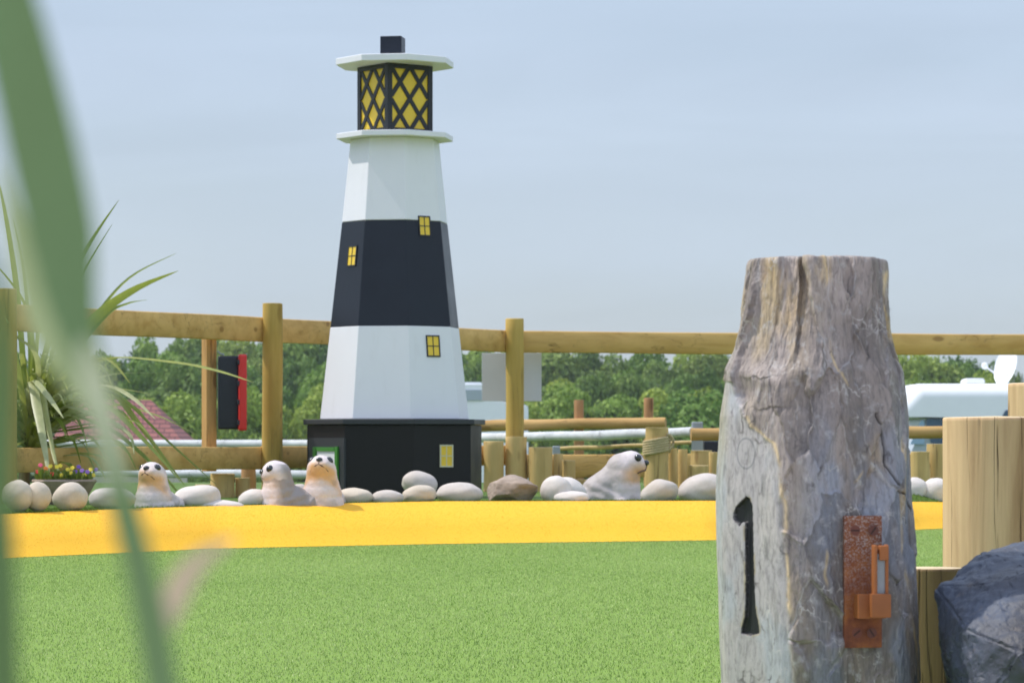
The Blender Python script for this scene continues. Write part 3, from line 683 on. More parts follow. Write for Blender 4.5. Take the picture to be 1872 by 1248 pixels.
M['seal'] = t.fin(t.mix(t.rng(n_, .4, .75, 0, .25), a.outputs['Color'], (.3, .26, .25)), .6, .4)
M['eye'] = m_paint('seal_eye', (.012, .012, .014), .12, 0, spec=.8); M['mouth'] = m_paint('seal_mouth', (.10, .05, .03), .6)
build_seal(282, 13.62, 1.02, R_(-24), R_(34), 'pale seal statue at the left of the row, peach throat, nose raised to the left', 0, zoff=-.008)
build_seal(512, 13.95, 1.02, R_(-74), R_(8), 'grey backed seal statue looking left with its head level', 1.0, zoff=0)
build_seal(589, 14.02, 1.10, R_(-8), R_(44), 'pale seal statue facing the viewer with raised nose in front of the lighthouse door', 0, zoff=.002)
build_seal(1136, 15.1, 1.26, R_(84), R_(4), 'largest seal statue, looking right, in front of the rope bound post', .2, zoff=.002, sleek=True)

# ------------------------------------------------------------------ numbered post
PD = 4.80; PS = PD / F
ry_ = [472, 500, 600, 640, 680, 760, 900, 1000, 1100, 1248, 1370]
xl_ = [1371, 1369, 1354, 1343, 1327, 1313, 1306, 1308, 1311, 1316, 1318]
xr_ = [1620, 1622, 1628, 1636, 1650, 1663, 1668, 1674, 1680, 1683, 1684]
NF, NB, NR = 620, 60, 760
th = np.concatenate([np.linspace(-1.92, 1.92, NF), np.linspace(1.92, 2 * np.pi - 1.92, NB + 2)[1:-1]]); NTt = len(th)
ptop = P(0, 472, PD).z; zrow = np.linspace(0.0, ptop - .012, NR); nz_cap = 10
TH, Z = np.meshgrid(th, zrow); PY = HY - (Z - CZ) / PS
XL = np.interp(PY, ry_, xl_); XR = np.interp(PY, ry_, xr_)
CXp = (XL + XR) / 2; Rr = (XR - XL) / 2 * PS
lowf = np.clip((PY - 660) / 60, 0, 1); lowf = lowf * lowf * (3 - 2 * lowf)
def smin(a, b, k): h = np.clip(.5 + .5 * (b - a) / k, 0, 1); return b * (1 - h) + a * h - k * h * (1 - h)
Rq = Rr.copy()
for ph, kk, wgt in ((-50, .905, lowf), (-16, .975, lowf), (18, .885, 1.0), (72, .93, 1.0), (-40, .868, 1 - lowf), (-86, .965, 1.0), (150, .9, 1.0), (-140, .9, 1.0), (100, .97, 1.0)):
    cs = np.cos(TH - R_(ph)); d = Rr * (1 - wgt * (1 - kk)); rr = np.where(cs > .25, d / np.maximum(cs, .25), 9.0); Rq = smin(Rq, rr, .006)
Rq *= Rr / np.maximum(Rq[:, np.argmin(np.abs(th - np.pi / 2))][:, None], 1e-4) * .5 + .5
xs_ = np.sin(TH); ysn = -np.cos(TH)
APX = CXp + Rq * xs_ / PS                                             # photo column of each vertex
U = TH * .155; Vv = Z
bx = np.interp(PY, [472, 690, 700, 750, 780, 810, 850, 1000, 1248, 1400], [1300, 1302, 1335, 1350, 1366, 1398, 1411, 1418, 1436, 1440])
front = np.cos(TH) > -.2
wb = 4.5 * fbm(U * 30, Vv * 22, U * 0, 3, 21)
zoneA = 1 / (1 + np.exp((APX + wb - bx) / 2.2)) * (PY > 690)
rough = 1 - zoneA
# displacement in metres
big = fbm(U * 9, Vv * 6, U * 0 + 3, 3, 1)
gr = fbm(U * 75, Vv * 11, U * 0, 4, 5)
fine = fbm(U * 240, Vv * 60, U * 0, 3, 7)
vr = np.random.default_rng(23); NS = 90; su, sv = vr.uniform(-.36, .36, NS), vr.uniform(-.02, .80, NS); ju = U + .010 * fbm(U * 40, Vv * 30, U * 0, 3, 31) ; jv = Vv + .014 * fbm(U * 34, Vv * 26, U * 0, 3, 33)
d1 = np.full(U.shape, 9.); d2 = np.full(U.shape, 9.); cid = np.zeros(U.shape, int)
for i_ in range(NS):
    d = np.hypot(ju - su[i_], (jv - sv[i_]) * .42); cl = d < d1; d2 = np.where(cl, d1, np.minimum(d2, d)); cid = np.where(cl, i_, cid); d1 = np.minimum(d1, d)
sa, sb, so = vr.uniform(-.26, .26, NS), vr.uniform(-.08, .08, NS), vr.uniform(-.003, .003, NS)
edge = (d2 - d1)                                                       # distance to the ridge between two hewn facets
cellf = (so[cid] + sa[cid] * (U - su[cid]) + sb[cid] * (Vv - sv[cid])) * np.clip(edge / .004, 0, 1)
ecol = np.exp(-(edge / .0016) ** 2)
rid = ecol * np.clip(fbm(U * 18, Vv * 14, U * 0, 3, 44) * 3 + .3, 0, 1)
chip = np.clip(fbm(U * 120, Vv * 60, U * 0, 3, 45) * 3 - .9, 0, 1)
terr = np.zeros(U.shape)
upper = np.clip((900 - PY) / 350, 0, 1)
disp = rough * (.55 + .45 * np.clip(np.cos(TH) * 2, 0, 1)) * (.0034 * big + (.0010 + .0014 * upper) * gr + .0014 * fine + cellf + .0008 * rid - .0012 * chip * upper - .0015) + zoneA * (.0007 * fbm(U * 90, Vv * 14, U * 0, 3, 8) + .0012 * big)
disp += .0035 * (rough - .5)
# torn chips of bark on the left shoulder
for cy_, cw_ in ((690, 46), (746, 40), (568, 40)):
    xc = 1375 + 2 * (cy_ - 690) * .2; e = (PY - cy_ - 5 * fbm(U * 60, U * 0, U * 0, 2, 50)) / 7
    disp += .0038 * np.clip(1 - np.abs(APX - xc) / cw_, 0, 1) * np.where(e < 0, 0.0, -np.exp(-e * .5) * .8)
# long diagonal crack on the lower right shoulder
crx = np.interp(PY, [760, 800, 850, 880, 930], [1590, 1602, 1604, 1622, 1662]) + 3 * fbm(Vv * 60, U * 0, U * 0, 2, 4)
crk = np.exp(-((APX - crx) / 1.8) ** 2) * (PY > 755) * (PY < 935); disp -= .007 * crk
# flat seat under the latch
seat = np.clip(1 - np.maximum(np.abs(APX - 1577) / 48, np.abs(PY - 1062) / 136) ** 6, 0, 1)
disp = disp * (1 - seat * .8)
Rq += disp
# numeral 1
poly = np.array([(1340, 938), (1346, 925), (1356, 914), (1364, 907), (1371, 912), (1375, 925), (1376, 948), (1377, 1000), (1378.5, 1060), (1380, 1100), (1382, 1120), (1387, 1145), (1387, 1157),
                 (1372, 1161), (1355, 1157), (1355, 1148), (1361, 1128), (1362.5, 1100), (1363, 1060), (1362, 1000), (1362, 955), (1358, 954), (1351, 962), (1341, 950)], float)
ppx = CXp + Rq * xs_ / PS * (PD / (PD - Rq * np.cos(TH))) + (CXp - CX) * (PD / (PD - Rq * np.cos(TH)) - 1); ppy = HY - (Z - CZ) / ((PD - Rq * np.cos(TH)) / F)
def sdpoly(x, y, pg):
    d = np.full(x.shape, 1e18); s = np.ones(x.shape); n = len(pg); j = n - 1
    for i in range(n):
        e = pg[j] - pg[i]; wx, wy = x - pg[i, 0], y - pg[i, 1]; t_ = np.clip((wx * e[0] + wy * e[1]) / (e @ e), 0, 1)
        d = np.minimum(d, (wx - e[0] * t_) ** 2 + (wy - e[1] * t_) ** 2)
        c1 = y >= pg[i, 1]; c2 = y < pg[j, 1]; c3 = e[0] * wy > e[1] * wx
        s = np.where((c1 & c2 & c3) | (~c1 & ~c2 & ~c3), -s, s); j = i
    return s * np.sqrt(d)
sel = front & (ppx > 1320) & (ppx < 1410) & (ppy > 890) & (ppy < 1180)
sdn = np.full(ppx.shape, 50.0); sdn[sel] = sdpoly(ppx[sel], ppy[sel], poly)
sdn += .8 * fbm(U * 200, Vv * 200, U * 0, 2, 60)
groove = np.clip(-(sdn) / 1.6 + .2, 0, 1)
Rq -= .0065 * groove + .001 * groove * gr
wear_num = np.exp(-((sdn - 1.5) / 2.0) ** 2) * (fbm(U * 60, Vv * 40, U * 0, 2, 61) > -.1)
CW = (CXp - CX) * PS
X3 = CW + Rq * xs_; Y3 = PD + Rq * ysn; Z3 = Z + 0 * Rq
# cap
capv = []
for i in range(1, nz_cap + 1):
    a = i / nz_cap * math.pi / 2 if i < 7 else math.pi / 2
    rs = 1 - .075 * (1 - math.cos(min(a * 1.0, math.pi / 2))) if i < 7 else (1 - .075) * (1 - (i - 6) / (nz_cap - 6 + .001))
    zz = ptop - .012 + .012 * math.sin(a); rl = Rq[-1] * max(rs, .001)
    capv.append(np.stack([CW[-1] + rl * xs_[-1], PD + rl * ysn[-1], zz + .0022 * fbm(th * 9, th * 0, th * 0 + i * .1, 2, 71) * min(1, i / 3) * (1 if i < nz_cap else 0)], 1))
V = np.concatenate([np.stack([X3, Y3, Z3], -1).reshape(-1, 3)] + capv); nr = NR + nz_cap
idx = np.arange(nr * NTt).reshape(nr, NTt); nx = np.roll(idx, -1, 1)
FC = np.stack([idx[:-1], nx[:-1], nx[1:], idx[1:]], -1).reshape(-1, 4)
def padr(a): return np.concatenate([a, np.repeat(a[-1:], nz_cap, 0)]).reshape(-1)
# colour: painted grey timber with worn, tan and blue patches
def lerp3(a, b, t_): return a * (1 - t_[..., None]) + b * t_[..., None]
c3 = lambda *a: np.array(a, float)
nA = fbm(U * 22, Vv * 9, U * 0, 4, 81); nB = fbm(U * 13, Vv * 7, U * 0 + 5, 4, 82); nC = fbm(U * 60, Vv * 20, U * 0, 3, 83); nD = fbm(U * 16, Vv * 14, U * 0, 3, 84)
colr = lerp3(c3(.21, .175, .155) + 0 * TH[..., None], c3(.35, .29, .26), np.clip(nB * 1.4 + .5, 0, 1))
blue = np.clip((PY - 640) / 220, 0, 1) * np.clip((APX - 1430) / 60, 0, 1) * np.clip(nA * 2.2 + .62, 0, 1)
colr = lerp3(colr, c3(.235, .24, .275), blue)
tan_ = np.clip((800 - PY) / 260, 0, 1) * np.clip((1500 - APX) / 80, 0, 1) * np.clip(nA * 2.4 + .45, 0, 1)
colr = lerp3(colr, c3(.46, .345, .20), tan_ * .8)
streak = np.clip(fbm(U * 20, Vv * 9, U * 0, 4, 90) * 4 - 1.25, 0, 1) * np.clip((1010 - PY) / 300, .25, 1)
colr = lerp3(colr, c3(.54, .37, .16), streak * .4)
wbx = np.exp(-((APX + wb - bx - 3) / 4.0) ** 2) * (PY > 760) * np.clip(fbm(U * 20, Vv * 16, U * 0, 2, 92) * 3 + .9, 0, 1)
r2x = np.interp(PY, [640, 700, 800, 860, 950, 1248], [1500, 1530, 1545, 1560, 1500, 1480]) + 16 * fbm(U * 0, Vv * 14, U * 0, 3, 93)
w2 = np.exp(-((APX - r2x) / 2.6) ** 2) * np.clip(fbm(U * 9, Vv * 18, U * 0, 2, 94) * 4 + .4, 0, 1)
r3x = np.interp(PY, [560, 640, 700, 760, 900, 1000, 1110, 1248], [1615, 1632, 1642, 1650, 1640, 1632, 1660, 1676]) + 6 * fbm(U * 0, Vv * 16, U * 0, 3, 95)
w3 = np.exp(-((APX - r3x) / 3.4) ** 2) * np.clip(fbm(U * 9, Vv * 12, U * 0, 2, 96) * 4 + .7, 0, 1)
wr = np.clip(rid * 1.2 - .2, 0, 1)
colr = lerp3(colr, c3(.66, .48, .25), np.clip(wbx * .85 + w2 * .7 + w3 * .8, 0, .9))
colr = lerp3(colr, c3(.44, .42, .41), wr * .5)
colr = colr * (1 + .30 * vr.uniform(-1, 1, NS)[cid])[..., None]; colr = lerp3(colr, c3(.09, .08, .078), chip * .35 * upper)
aC = lerp3(c3(.44, .405, .40) + 0 * TH[..., None], c3(.50, .455, .43), np.clip(nA * 1.8 + .5, 0, 1)); aC = lerp3(aC, c3(.42, .45, .48), np.clip(nB * 3 - .6, 0, .6)); aC = lerp3(aC, c3(.24, .23, .22), np.clip(nC * 3 - 1.0, 0, .6))
aC = lerp3(aC, c3(.40, .34, .22), np.clip((1330 - APX) / 14, 0, 1) * np.clip((900 - PY) / 120, 0, 1) * .7)
colr = lerp3(colr, aC, zoneA); colr = lerp3(colr, c3(.42, .34, .20), wear_num * .7)
# knot rings on the smooth face
kr = np.hypot((APX - 1355) / 15, (PY - 828) / 27); knot = np.exp(-((kr - 1) / .07) ** 2) * .7 + np.exp(-(kr / .12) ** 2) * .6 + np.exp(-((kr - .72) / .05) ** 2) * .15
colr = lerp3(colr, c3(.16, .17, .175), np.clip(knot, 0, 1) * (PY < 870)); colr = lerp3(colr, c3(.05, .045, .04), crk)
rim_ = np.clip((PY - 472) / 12, 0, 1); colr = lerp3(c3(.42, .36, .26) + 0 * colr, colr, np.clip(rim_ + .3 * (nC > 0), 0, 1))
colr = lerp3(colr, c3(.009, .009, .011), np.clip((.9 - sdn) / .8, 0, 1))
gm = padr(groove)[FC].mean(1) > .62
post = empty('numbered_post', (CW[0].mean(), PD, 0.0), 'carved weathered grey timber post with a black figure 1 and a rusty latch', 'post')
def sub_mesh(name, mask):
    used, inv = np.unique(FC[mask], return_inverse=True); me = np_mesh(name, V[used], inv.reshape(-1, 4), 4)
    ca = me.color_attributes.new('paint', 'FLOAT_COLOR', 'POINT'); cc = np.concatenate([padr(colr[..., k])[:, None] for k in range(3)] + [np.ones((len(V), 1))], 1)[used]
    ca.data.foreach_set('color', cc.astype(np.float32).ravel()); return me
t = NT('weathered_post_paint'); a = t.attr('paint'); v = t.coord((1, 1, .28), False); v1 = t.coord((1, 1, 1), False)
n1 = t.noise(v, 150, 6, .68, .4); n2 = t.noise(v1, 420, 3, .6); n3 = t.noise(v1, 55, 6, .65)
c_ = t.mix(t.rng(n1, .34, .54, .5, 0), a.outputs['Color'], (.07, .062, .060)); c_ = t.mix(t.rng(n3, .56, .68, 0, .5), c_, (.46, .44, .43))
vo = t.node('ShaderNodeTexVoronoi', feature='DISTANCE_TO_EDGE'); vo.inputs['Scale'].default_value = 34; dv = t.node('ShaderNodeVectorMath', operation='ADD'); dn = t.node('ShaderNodeTexNoise'); dn.inputs['Scale'].default_value = 30; dn.inputs['Detail'].default_value = 4; t.link(v1, dn.inputs['Vector'])
ds = t.node('ShaderNodeVectorMath', operation='SCALE'); ds.inputs['Scale'].default_value = .045; t.link(dn.outputs['Color'], ds.inputs[0]); t.link(v, dv.inputs[0]); t.link(ds.outputs[0], dv.inputs[1]); t.link(dv.outputs[0], vo.inputs['Vector'])
scr = t.math('MULTIPLY', t.rng(vo.outputs['Distance'], .0, .035, 1, 0), t.rng(t.noise(v1, 18, 4), .50, .62, 0, .75)); drk = t.math('MULTIPLY', t.rng(vo.outputs['Distance'], .02, .07, 1, 0), t.rng(t.noise(v1, 23, 4), .44, .34, 0, .7))
c_ = t.mix(scr, c_, (.58, .54, .50)); c_ = t.mix(drk, c_, (.06, .05, .048))
b = t.bump(n1, .55, .0035); b = t.bump(n2, .25, .001, b)
M['post1'] = t.fin(c_, .62, .4)
core = link_mesh('timber', sub_mesh('timber', ~gm), M['post1'], post, origin=post.location)
num = link_mesh('numeral', sub_mesh('numeral', gm), m_paint('numeral_black', (.010, .010, .012), .5, .3), core, origin=post.location); num['label'] = 'carved black figure 1'
# splinters on the right edge
bm = bmesh.new()
for i in range(14):
    p = P(1622 + rng.uniform(-2, 1), rng.uniform(560, 592), PD + .01); add_tube(bm, [p, p + Vector((rng.uniform(.001, .006), rng.uniform(-.003, .003), rng.uniform(-.006, .006)))], [.0007, .0002], 5)
obj('splinters', bm, M['post1'], core)
# latch
t = NT('rusty_iron'); v = t.coord(rnd=False); n1 = t.noise(v, 28, 6, .65); n2 = t.noise(v, 380, 3, .6); n3 = t.noise(v, 12, 4, .6)
c_ = t.ramp(n1, [(.28, (.075, .022, .014)), (.48, (.20, .06, .025)), (.7, (.34, .12, .03))])
sp_ = t.node('ShaderNodeSeparateXYZ'); tcx = t.node('ShaderNodeTexCoord'); t.link(tcx.outputs['Object'], sp_.inputs[0])
c_ = t.mix(t.math('MULTIPLY', t.rng(n2, .50, .60, 0, .8), t.rng(t.math('ADD', sp_.outputs[2], t.math('MULTIPLY', n3, .12)), .10, .22, 0, 1)), c_, (.38, .33, .31))
t.bump(n2, .5, .0012); M['rust'] = t.fin(c_, .6, .4, .25)
M['rust2'] = m_paint('bright_rust', (.30, .095, .022), .6, .3); M['slot'] = m_paint('rust_dark', (.035, .012, .008), .7)
M['screw'] = m_paint('rust_screw', (.13, .035, .02), .55, .3); M['steel'] = m_paint('worn_steel', (.24, .25, .26), .4, .2)
LA = R_(9); ln = Vector((math.sin(LA), -math.cos(LA), 0)); lt = Vector((math.cos(LA), math.sin(LA), 0)); lrot = Matrix((lt, ln, Vector((0, 0, 1)))).transposed()
# distance of the seat surface
m_ = (np.abs(APX - 1577) < 34) & (np.abs(PY - 1062) < 115) & front
dsurf = float(np.percentile(Y3[m_], 12)); dl = dsurf - .0035; q = dl / F
lo = P(1576.5, 1183, dl); latch = empty('latch', (0, 0, 0), None, None); latch.parent = post; latch.location = lo - wpos(post); WPOS[latch.name] = lo
bm = bmesh.new(); add_box(bm, P(1576.5, 1062.5, dl - .002), (71 * q, .010, 241 * q), lrot, .0018, 2); plate = obj('plate', bm, M['rust'], latch, smooth=False, origin=lo)
plate.location = (0, 0, 0)
for x, y, an in ((1563, 969, 0), (1596.5, 969, 55), (1566, 1156, 40), (1593.5, 1156, -55)):
    bm = bmesh.new(); slots = bmesh.new(); p = P(x, y, dl - .0078); m4 = Matrix.Translation(p) @ lrot.to_4x4() @ Matrix.Rotation(R_(90), 4, 'X')
    bmesh.ops.create_cone(bm, cap_ends=True, segments=24, radius1=9.5 * q, radius2=8.6 * q, depth=.0028, matrix=m4)
    add_box(slots, p + ln * .0014, (15 * q, .0012, 2.6 * q), lrot @ Matrix.Rotation(-R_(an), 3, 'Y'))
    sc_ = obj('screw', bm, M['screw'], latch); obj('slot', slots, M['slot'], sc_, smooth=False)
bm = bmesh.new()
add_box(bm, P(1590, 1107, dl - .020), (52 * q, .030, 44 * q), lrot, .002, 2)
prof = [(1586, 1084), (1626, 1084), (1628, 1090), (1627, 1128), (1590, 1130), (1584, 1120)]
add_box(bm, P(1609, 1106, dl - .043) , (36 * q, .024, 43 * q), Matrix.Rotation(R_(-6), 3, 'Z') @ lrot, .003, 2)
obj('knuckle', bm, M['rust2'], latch, ang=50)
bm = bmesh.new(); add_box(bm, P(1598.5, 1042, dl - .043), (6 * q, .016, 92 * q), lrot, .001, 1); add_box(bm, P(1614.5, 1010, dl - .043), (17 * q, .014, 27 * q), lrot, .0012, 1)
add_box(bm, P(1620, 1040, dl - .041), (6 * q, .010, 90 * q), lrot, .001, 1)
pin = obj('pin', bm, M['rust2'], latch, smooth=False)
bm = bmesh.new(); add_box(bm, P(1609, 1050, dl - .0405), (20 * q, .008, 76 * q), lrot, .001, 1); obj('worn_face', bm, M['steel'], pin, smooth=False)

# dark rock at the right
def dark_rock():
    bm = bmesh.new()
    for q_ in ((1713,1075,4.75),(1790,1014,4.85),(1875,985,4.9),(1990,1000,4.9),(2080,1080,4.9),(1716,1165,4.7),(1735,1250,4.7),(1745,1400,4.8),(1818,1064,4.66),(1905,1040,4.66),(1960,1060,4.64),(1768,1150,4.60),(1862,1190,4.50),(1980,1150,4.52),(1792,1290,4.55),
               (1920,1300,4.5),(2050,1300,4.6),(1900,1420,4.6),(1760,1050,5.05),(1900,1000,5.15),(2050,1080,5.1),(1760,1400,5.1),(2050,1400,5.1)): bm.verts.new(P(*q_))
    r = bmesh.ops.convex_hull(bm, input=list(bm.verts)); bmesh.ops.delete(bm, geom=[v for v in bm.verts if not v.link_faces], context='VERTS')
    bmesh.ops.bevel(bm, geom=list(bm.edges), offset=.004, segments=2, affect='EDGES')
    bmesh.ops.triangulate(bm, faces=list(bm.faces))
    for _ in range(5):
        es = [e for e in bm.edges if e.calc_length() > .006]
        if not es: break
        bmesh.ops.subdivide_edges(bm, edges=es, cuts=1); bmesh.ops.triangulate(bm, faces=[f for f in bm.faces if len(f.verts) > 3])
    bm.normal_update(); co = np.array([v.co[:] for v in bm.verts]); nn = np.array([v.normal[:] for v in bm.verts])
    x, y, z = co.T; c1 = fbm(x * 11, y * 11, z * 11, 3, 8); c2 = np.floor(4 * fbm(x * 16 + 3, y * 16, z * 30, 3, 19)) / 4; c3_ = fbm(x * 70, y * 70, z * 70, 4, 29)
    co = co + nn * (.010 * c1 + .005 * c2 + .0035 * c3_)[:, None]
    for v, p in zip(bm.verts, co): v.co = p
    t = NT('slate_rock'); v = t.coord(rnd=False); n1 = t.noise(v, 9, 7, .62, .3); n2 = t.noise(v, 70, 6, .7); n3 = t.noise(v, 30, 5, .6)
    cc = t.ramp(n1, [(.3, (.038, .034, .036)), (.5, (.055, .062, .085)), (.72, (.075, .095, .14))]); cc = t.mix(t.rng(n2, .60, .74, 0, .45), cc, (.26, .27, .29)); cc = t.mix(t.rng(n3, .62, .7, 0, .3), cc, (.16, .12, .09))
    b = t.bump(n3, .5, .008); t.bump(n2, .5, .003, b); return tag(obj('dark_rock', bm, t.fin(cc, .55, .5), ang=28), 'large dark blue grey rock at the lower right corner', 'rock')
dark_rock()

# ------------------------------------------------------------------ plants
def ribbon(bm, lay, pts, ws, side, fold=0.18, shade=.5, n=20):
    """leaf blade along pts with widths ws; side: width direction"""
    P_ = np.array([tuple(p) for p in pts]); tt = np.linspace(0, 1, len(P_)); T = np.linspace(0, 1, n)
    # catmull-like smoothing by cubic resample
    def cub(a):
        out = []
        for q_ in T:
            x = q_ * (len(a) - 1); i = min(int(x), len(a) - 2); f = x - i
            p0, p1, p2, p3 = a[max(i - 1, 0)], a[i], a[i + 1], a[min(i + 2, len(a) - 1)]
            out.append(.5 * ((2 * p1) + (-p0 + p2) * f + (2 * p0 - 5 * p1 + 4 * p2 - p3) * f * f + (-p0 + 3 * p1 - 3 * p2 + p3) * f ** 3))
        return np.array(out)
    C = cub(P_); W = np.maximum(np.interp(T, tt, ws), 1e-4); prev = None
    for i in range(n):
        d = Vector(C[min(i + 1, n - 1)] - C[max(i - 1, 0)]).normalized(); s_ = Vector(side); s_ = (s_ - d * s_.dot(d)).normalized(); nn = d.cross(s_)
        c = Vector(C[i]); row = [bm.verts.new(c - s_ * W[i] / 2), bm.verts.new(c + nn * W[i] * fold), bm.verts.new(c + s_ * W[i] / 2)]
        for v in row: v[lay] = shade
        if prev:
            bm.faces.new((prev[0], prev[1], row[1], row[0])); bm.faces.new((prev[1], prev[2], row[2], row[1]))
        prev = row
def m_leaf(name, stops, trans=.42, rough=.42):
    t = NT(name); a = t.attr('shade'); cc = t.ramp(a.outputs['Fac'], stops); v = t.coord((1, 1, .3), False); cc = t.mix(t.rng(t.noise(v, 30, 4), .3, .7, 0, .3), cc, (.10, .14, .04))
    t.fin(cc, rough, .5); tr = t.node('ShaderNodeBsdfTranslucent'); t.link(cc, tr.inputs[0]); ms = t.node('ShaderNodeMixShader'); ms.inputs[0].default_value = trans
    t.link(t.b.outputs[0], ms.inputs[1]); t.link(tr.outputs[0], ms.inputs[2]); t.link(ms.outputs[0], t.out.inputs[0]); return t.m
M['leaf'] = m_leaf('cordyline_leaf', [(0, (.13, .19, .02)), (.35, (.27, .34, .05)), (.6, (.46, .48, .11)), (.8, (.60, .62, .34)), (1, (.56, .33, .05))])
M['dry'] = m_wood('cordyline_trunk', (.30, .22, .12), (.14, .09, .05), 'Z', 1)
CD = 14.9
cp = empty('cordyline', P(48, 905, CD), 'spiky cabbage palm plant with long arching green leaves at the left', 'plant')
bm = bmesh.new(); add_tube(bm, [P(46, 915, CD), P(44, 870, CD), P(50, 820, CD), P(55, 770, CD)], [.034, .028, .026, .02], 14, wob=.05, seed=3); obj('trunk', bm, M['dry'], cp)
def lf(pts, w, shade, side=(1, 0, 0), dd=None):
    bm = bmesh.new(); lay = bm.verts.layers.float.new('shade'); n_ = len(pts); dd = dd or [0] * n_
    p3 = [P(x, y, CD + d_) for (x, y), d_ in zip(pts, dd)]; ws = [w * .55 * CD / F] + [w * CD / F] * (n_ - 2) + [.6 * CD / F]
    if n_ > 3: ws[-2] = w * .7 * CD / F
    ribbon(bm, lay, p3, ws, side, shade=shade); obj('leaf', bm, M['leaf'], cp, smooth=True, ang=180)
EXP = [([(58, 780), (85, 640), (125, 520), (160, 450), (217, 366)], 10, .3, -.2), ([(60, 790), (95, 650), (140, 520), (205, 410)], 7, .25, .2),
 ([(60, 800), (95, 690), (180, 570), (240, 505), (322, 463)], 7, .35, .4), ([(58, 800), (90, 690), (165, 590), (240, 532), (326, 495)], 20, .45, -.3),
 ([(60, 790), (110, 680), (190, 580), (232, 555), (270, 548)], 7, .35, .1), ([(58, 790), (110, 690), (200, 655), (320, 662), (400, 678), (464, 699)], 11, .58, -.5),
 ([(60, 800), (110, 720), (200, 685), (290, 682)], 6, .7, .2), ([(60, 800), (120, 690), (190, 655), (238, 700)], 11, .6, -.3),
 ([(60, 800), (110, 720), (190, 705), (240, 725), (284, 766)], 13, .82, -.5), ([(60, 800), (120, 715), (210, 710), (275, 720)], 8, .7, .3),
 ([(60, 805), (120, 700), (190, 700), (250, 770), (340, 890)], 14, .5, -.2), ([(60, 800), (120, 720), (210, 720), (300, 800), (395, 885)], 6, .25, -.3),
 ([(60, 800), (110, 740), (190, 740), (260, 800), (330, 880)], 12, .25, -.6), ([(60, 810), (120, 720), (200, 735), (290, 760), (370, 800)], 5, .7, .3),
 ([(60, 800), (105, 745), (180, 760), (235, 792), (245, 830)], 10, .78, -.4), ([(50, 790), (42, 660), (30, 520), (12, 400), (-4, 325)], 11, .4, -.3),
 ([(52, 790), (55, 640), (45, 500), (25, 400)], 8, .35, .2), ([(54, 800), (62, 680), (48, 560), (-20, 470)], 9, .4, -.3),
 ([(52, 800), (58, 700), (68, 745), (80, 810), (93, 890)], 17, .8, -.7), ([(54, 800), (70, 690), (85, 760), (98, 830), (112, 880)], 10, .72, -.6),
 ([(54, 790), (60, 700), (80, 715), (98, 738), (116, 764)], 13, .8, -.8), ([(50, 800), (40, 720), (24, 640), (-6, 600)], 12, .6, -.5),
 ([(50, 800), (30, 700), (0, 640), (-60, 620)], 12, .35, .0), ([(55, 800), (70, 690), (62, 640), (30, 615), (8, 578)], 10, .7, -.6),
 ([(60, 810), (120, 760), (210, 790), (300, 870), (350, 935)], 8, .3, -.4), ([(56, 800), (66, 650), (72, 560), (60, 430)], 8, .45, .3)]
for pts, w, s_, d_ in EXP: lf(pts, w, s_, dd=[d_ * i / (len(pts) - 1) for i in range(len(pts))])
for i in range(170):
    an = rng.gauss(0, .85); L = rng.uniform(70, 200) * (1 if i % 3 else .7); bx_, by_ = 55 + rng.uniform(-7, 7), rng.uniform(770, 835)
    ex, ey = bx_ + L * math.sin(an), by_ - L * math.cos(an) * rng.uniform(.7, 1); dr_ = rng.uniform(5, 55) * abs(math.sin(an)) + 4
    lf([(bx_, by_), (bx_ + (ex - bx_) * .4, by_ + (ey - by_) * .55), (ex - 4 * math.sin(an), ey), (ex + L * .22 * math.sin(an), ey + dr_)], rng.uniform(7, 13), rng.choice([.3, .4, .45, .55, .6, .72]), side=(1, rng.uniform(-.8, .8), 0), dd=[0, rng.uniform(-.1, .1), rng.uniform(-.25, .25), rng.uniform(-.4, .4)])
for i in range(14):   # yellowed leaves hanging by the trunk
    sx = rng.choice([-1, 1]); lf([(52, 800 + rng.uniform(-10, 20)), (52 + sx * 14, 790), (52 + sx * rng.uniform(22, 40), 830), (52 + sx * rng.uniform(20, 45), rng.uniform(850, 890))], 9, rng.choice([.95, 1, .5]), dd=[0, 0, -.05, -.1])
# out-of-focus foreground grass close to the camera
M['near'] = m_leaf('near_leaf', [(0, (.08, .16, .04)), (.42, (.16, .26, .105)), (.75, (.42, .50, .20)), (.9, (.58, .62, .40)), (1, (.72, .55, .38))], .25, .5)
fg = empty('broadleaf_grass', (P(150, 800, .62).x, .62, 0.0), 'blurred tall green grass leaves close to the viewer at the left', 'plant')
def nb(pts, D, shade, ws, fold=.12, root=True):
    bm = bmesh.new(); lay = bm.verts.layers.float.new('shade')
    p3 = [P(x, y, D) for x, y in pts]; w3 = [w * D / F for w in ws]
    if root:
        rx = fg.location.x + .5 * (p3[0].x - fg.location.x); p3 = [Vector((rx, D + .01, 0)), Vector((p3[0].x * .8 + rx * .2, D, p3[0].z * .4))] + p3; w3 = [w3[0] * .5, w3[0] * .8] + w3
    ribbon(bm, lay, p3, w3, (1, 0, 0), fold, shade, 44); obj('leaf', bm, M['near'], fg, ang=180)
nb([(440, 2000), (372, 1640), (328, 1430), (303, 1290), (279, 1150), (256, 1040), (228, 930), (200, 820), (178, 720), (150, 630), (128, 540), (112, 430), (84, 300), (48, 150), (2, -20), (-60, -150), (-130, -260)], .62, .42, [66, 66, 66, 62, 62, 58, 54, 52, 54, 62, 96, 124, 128, 124, 110, 80, 6])
nb([(205, 900), (182, 780), (146, 690), (84, 600), (52, 500), (28, 410), (-10, 300)], .66, .80, [6, 26, 62, 64, 52, 32, 6], root=False)
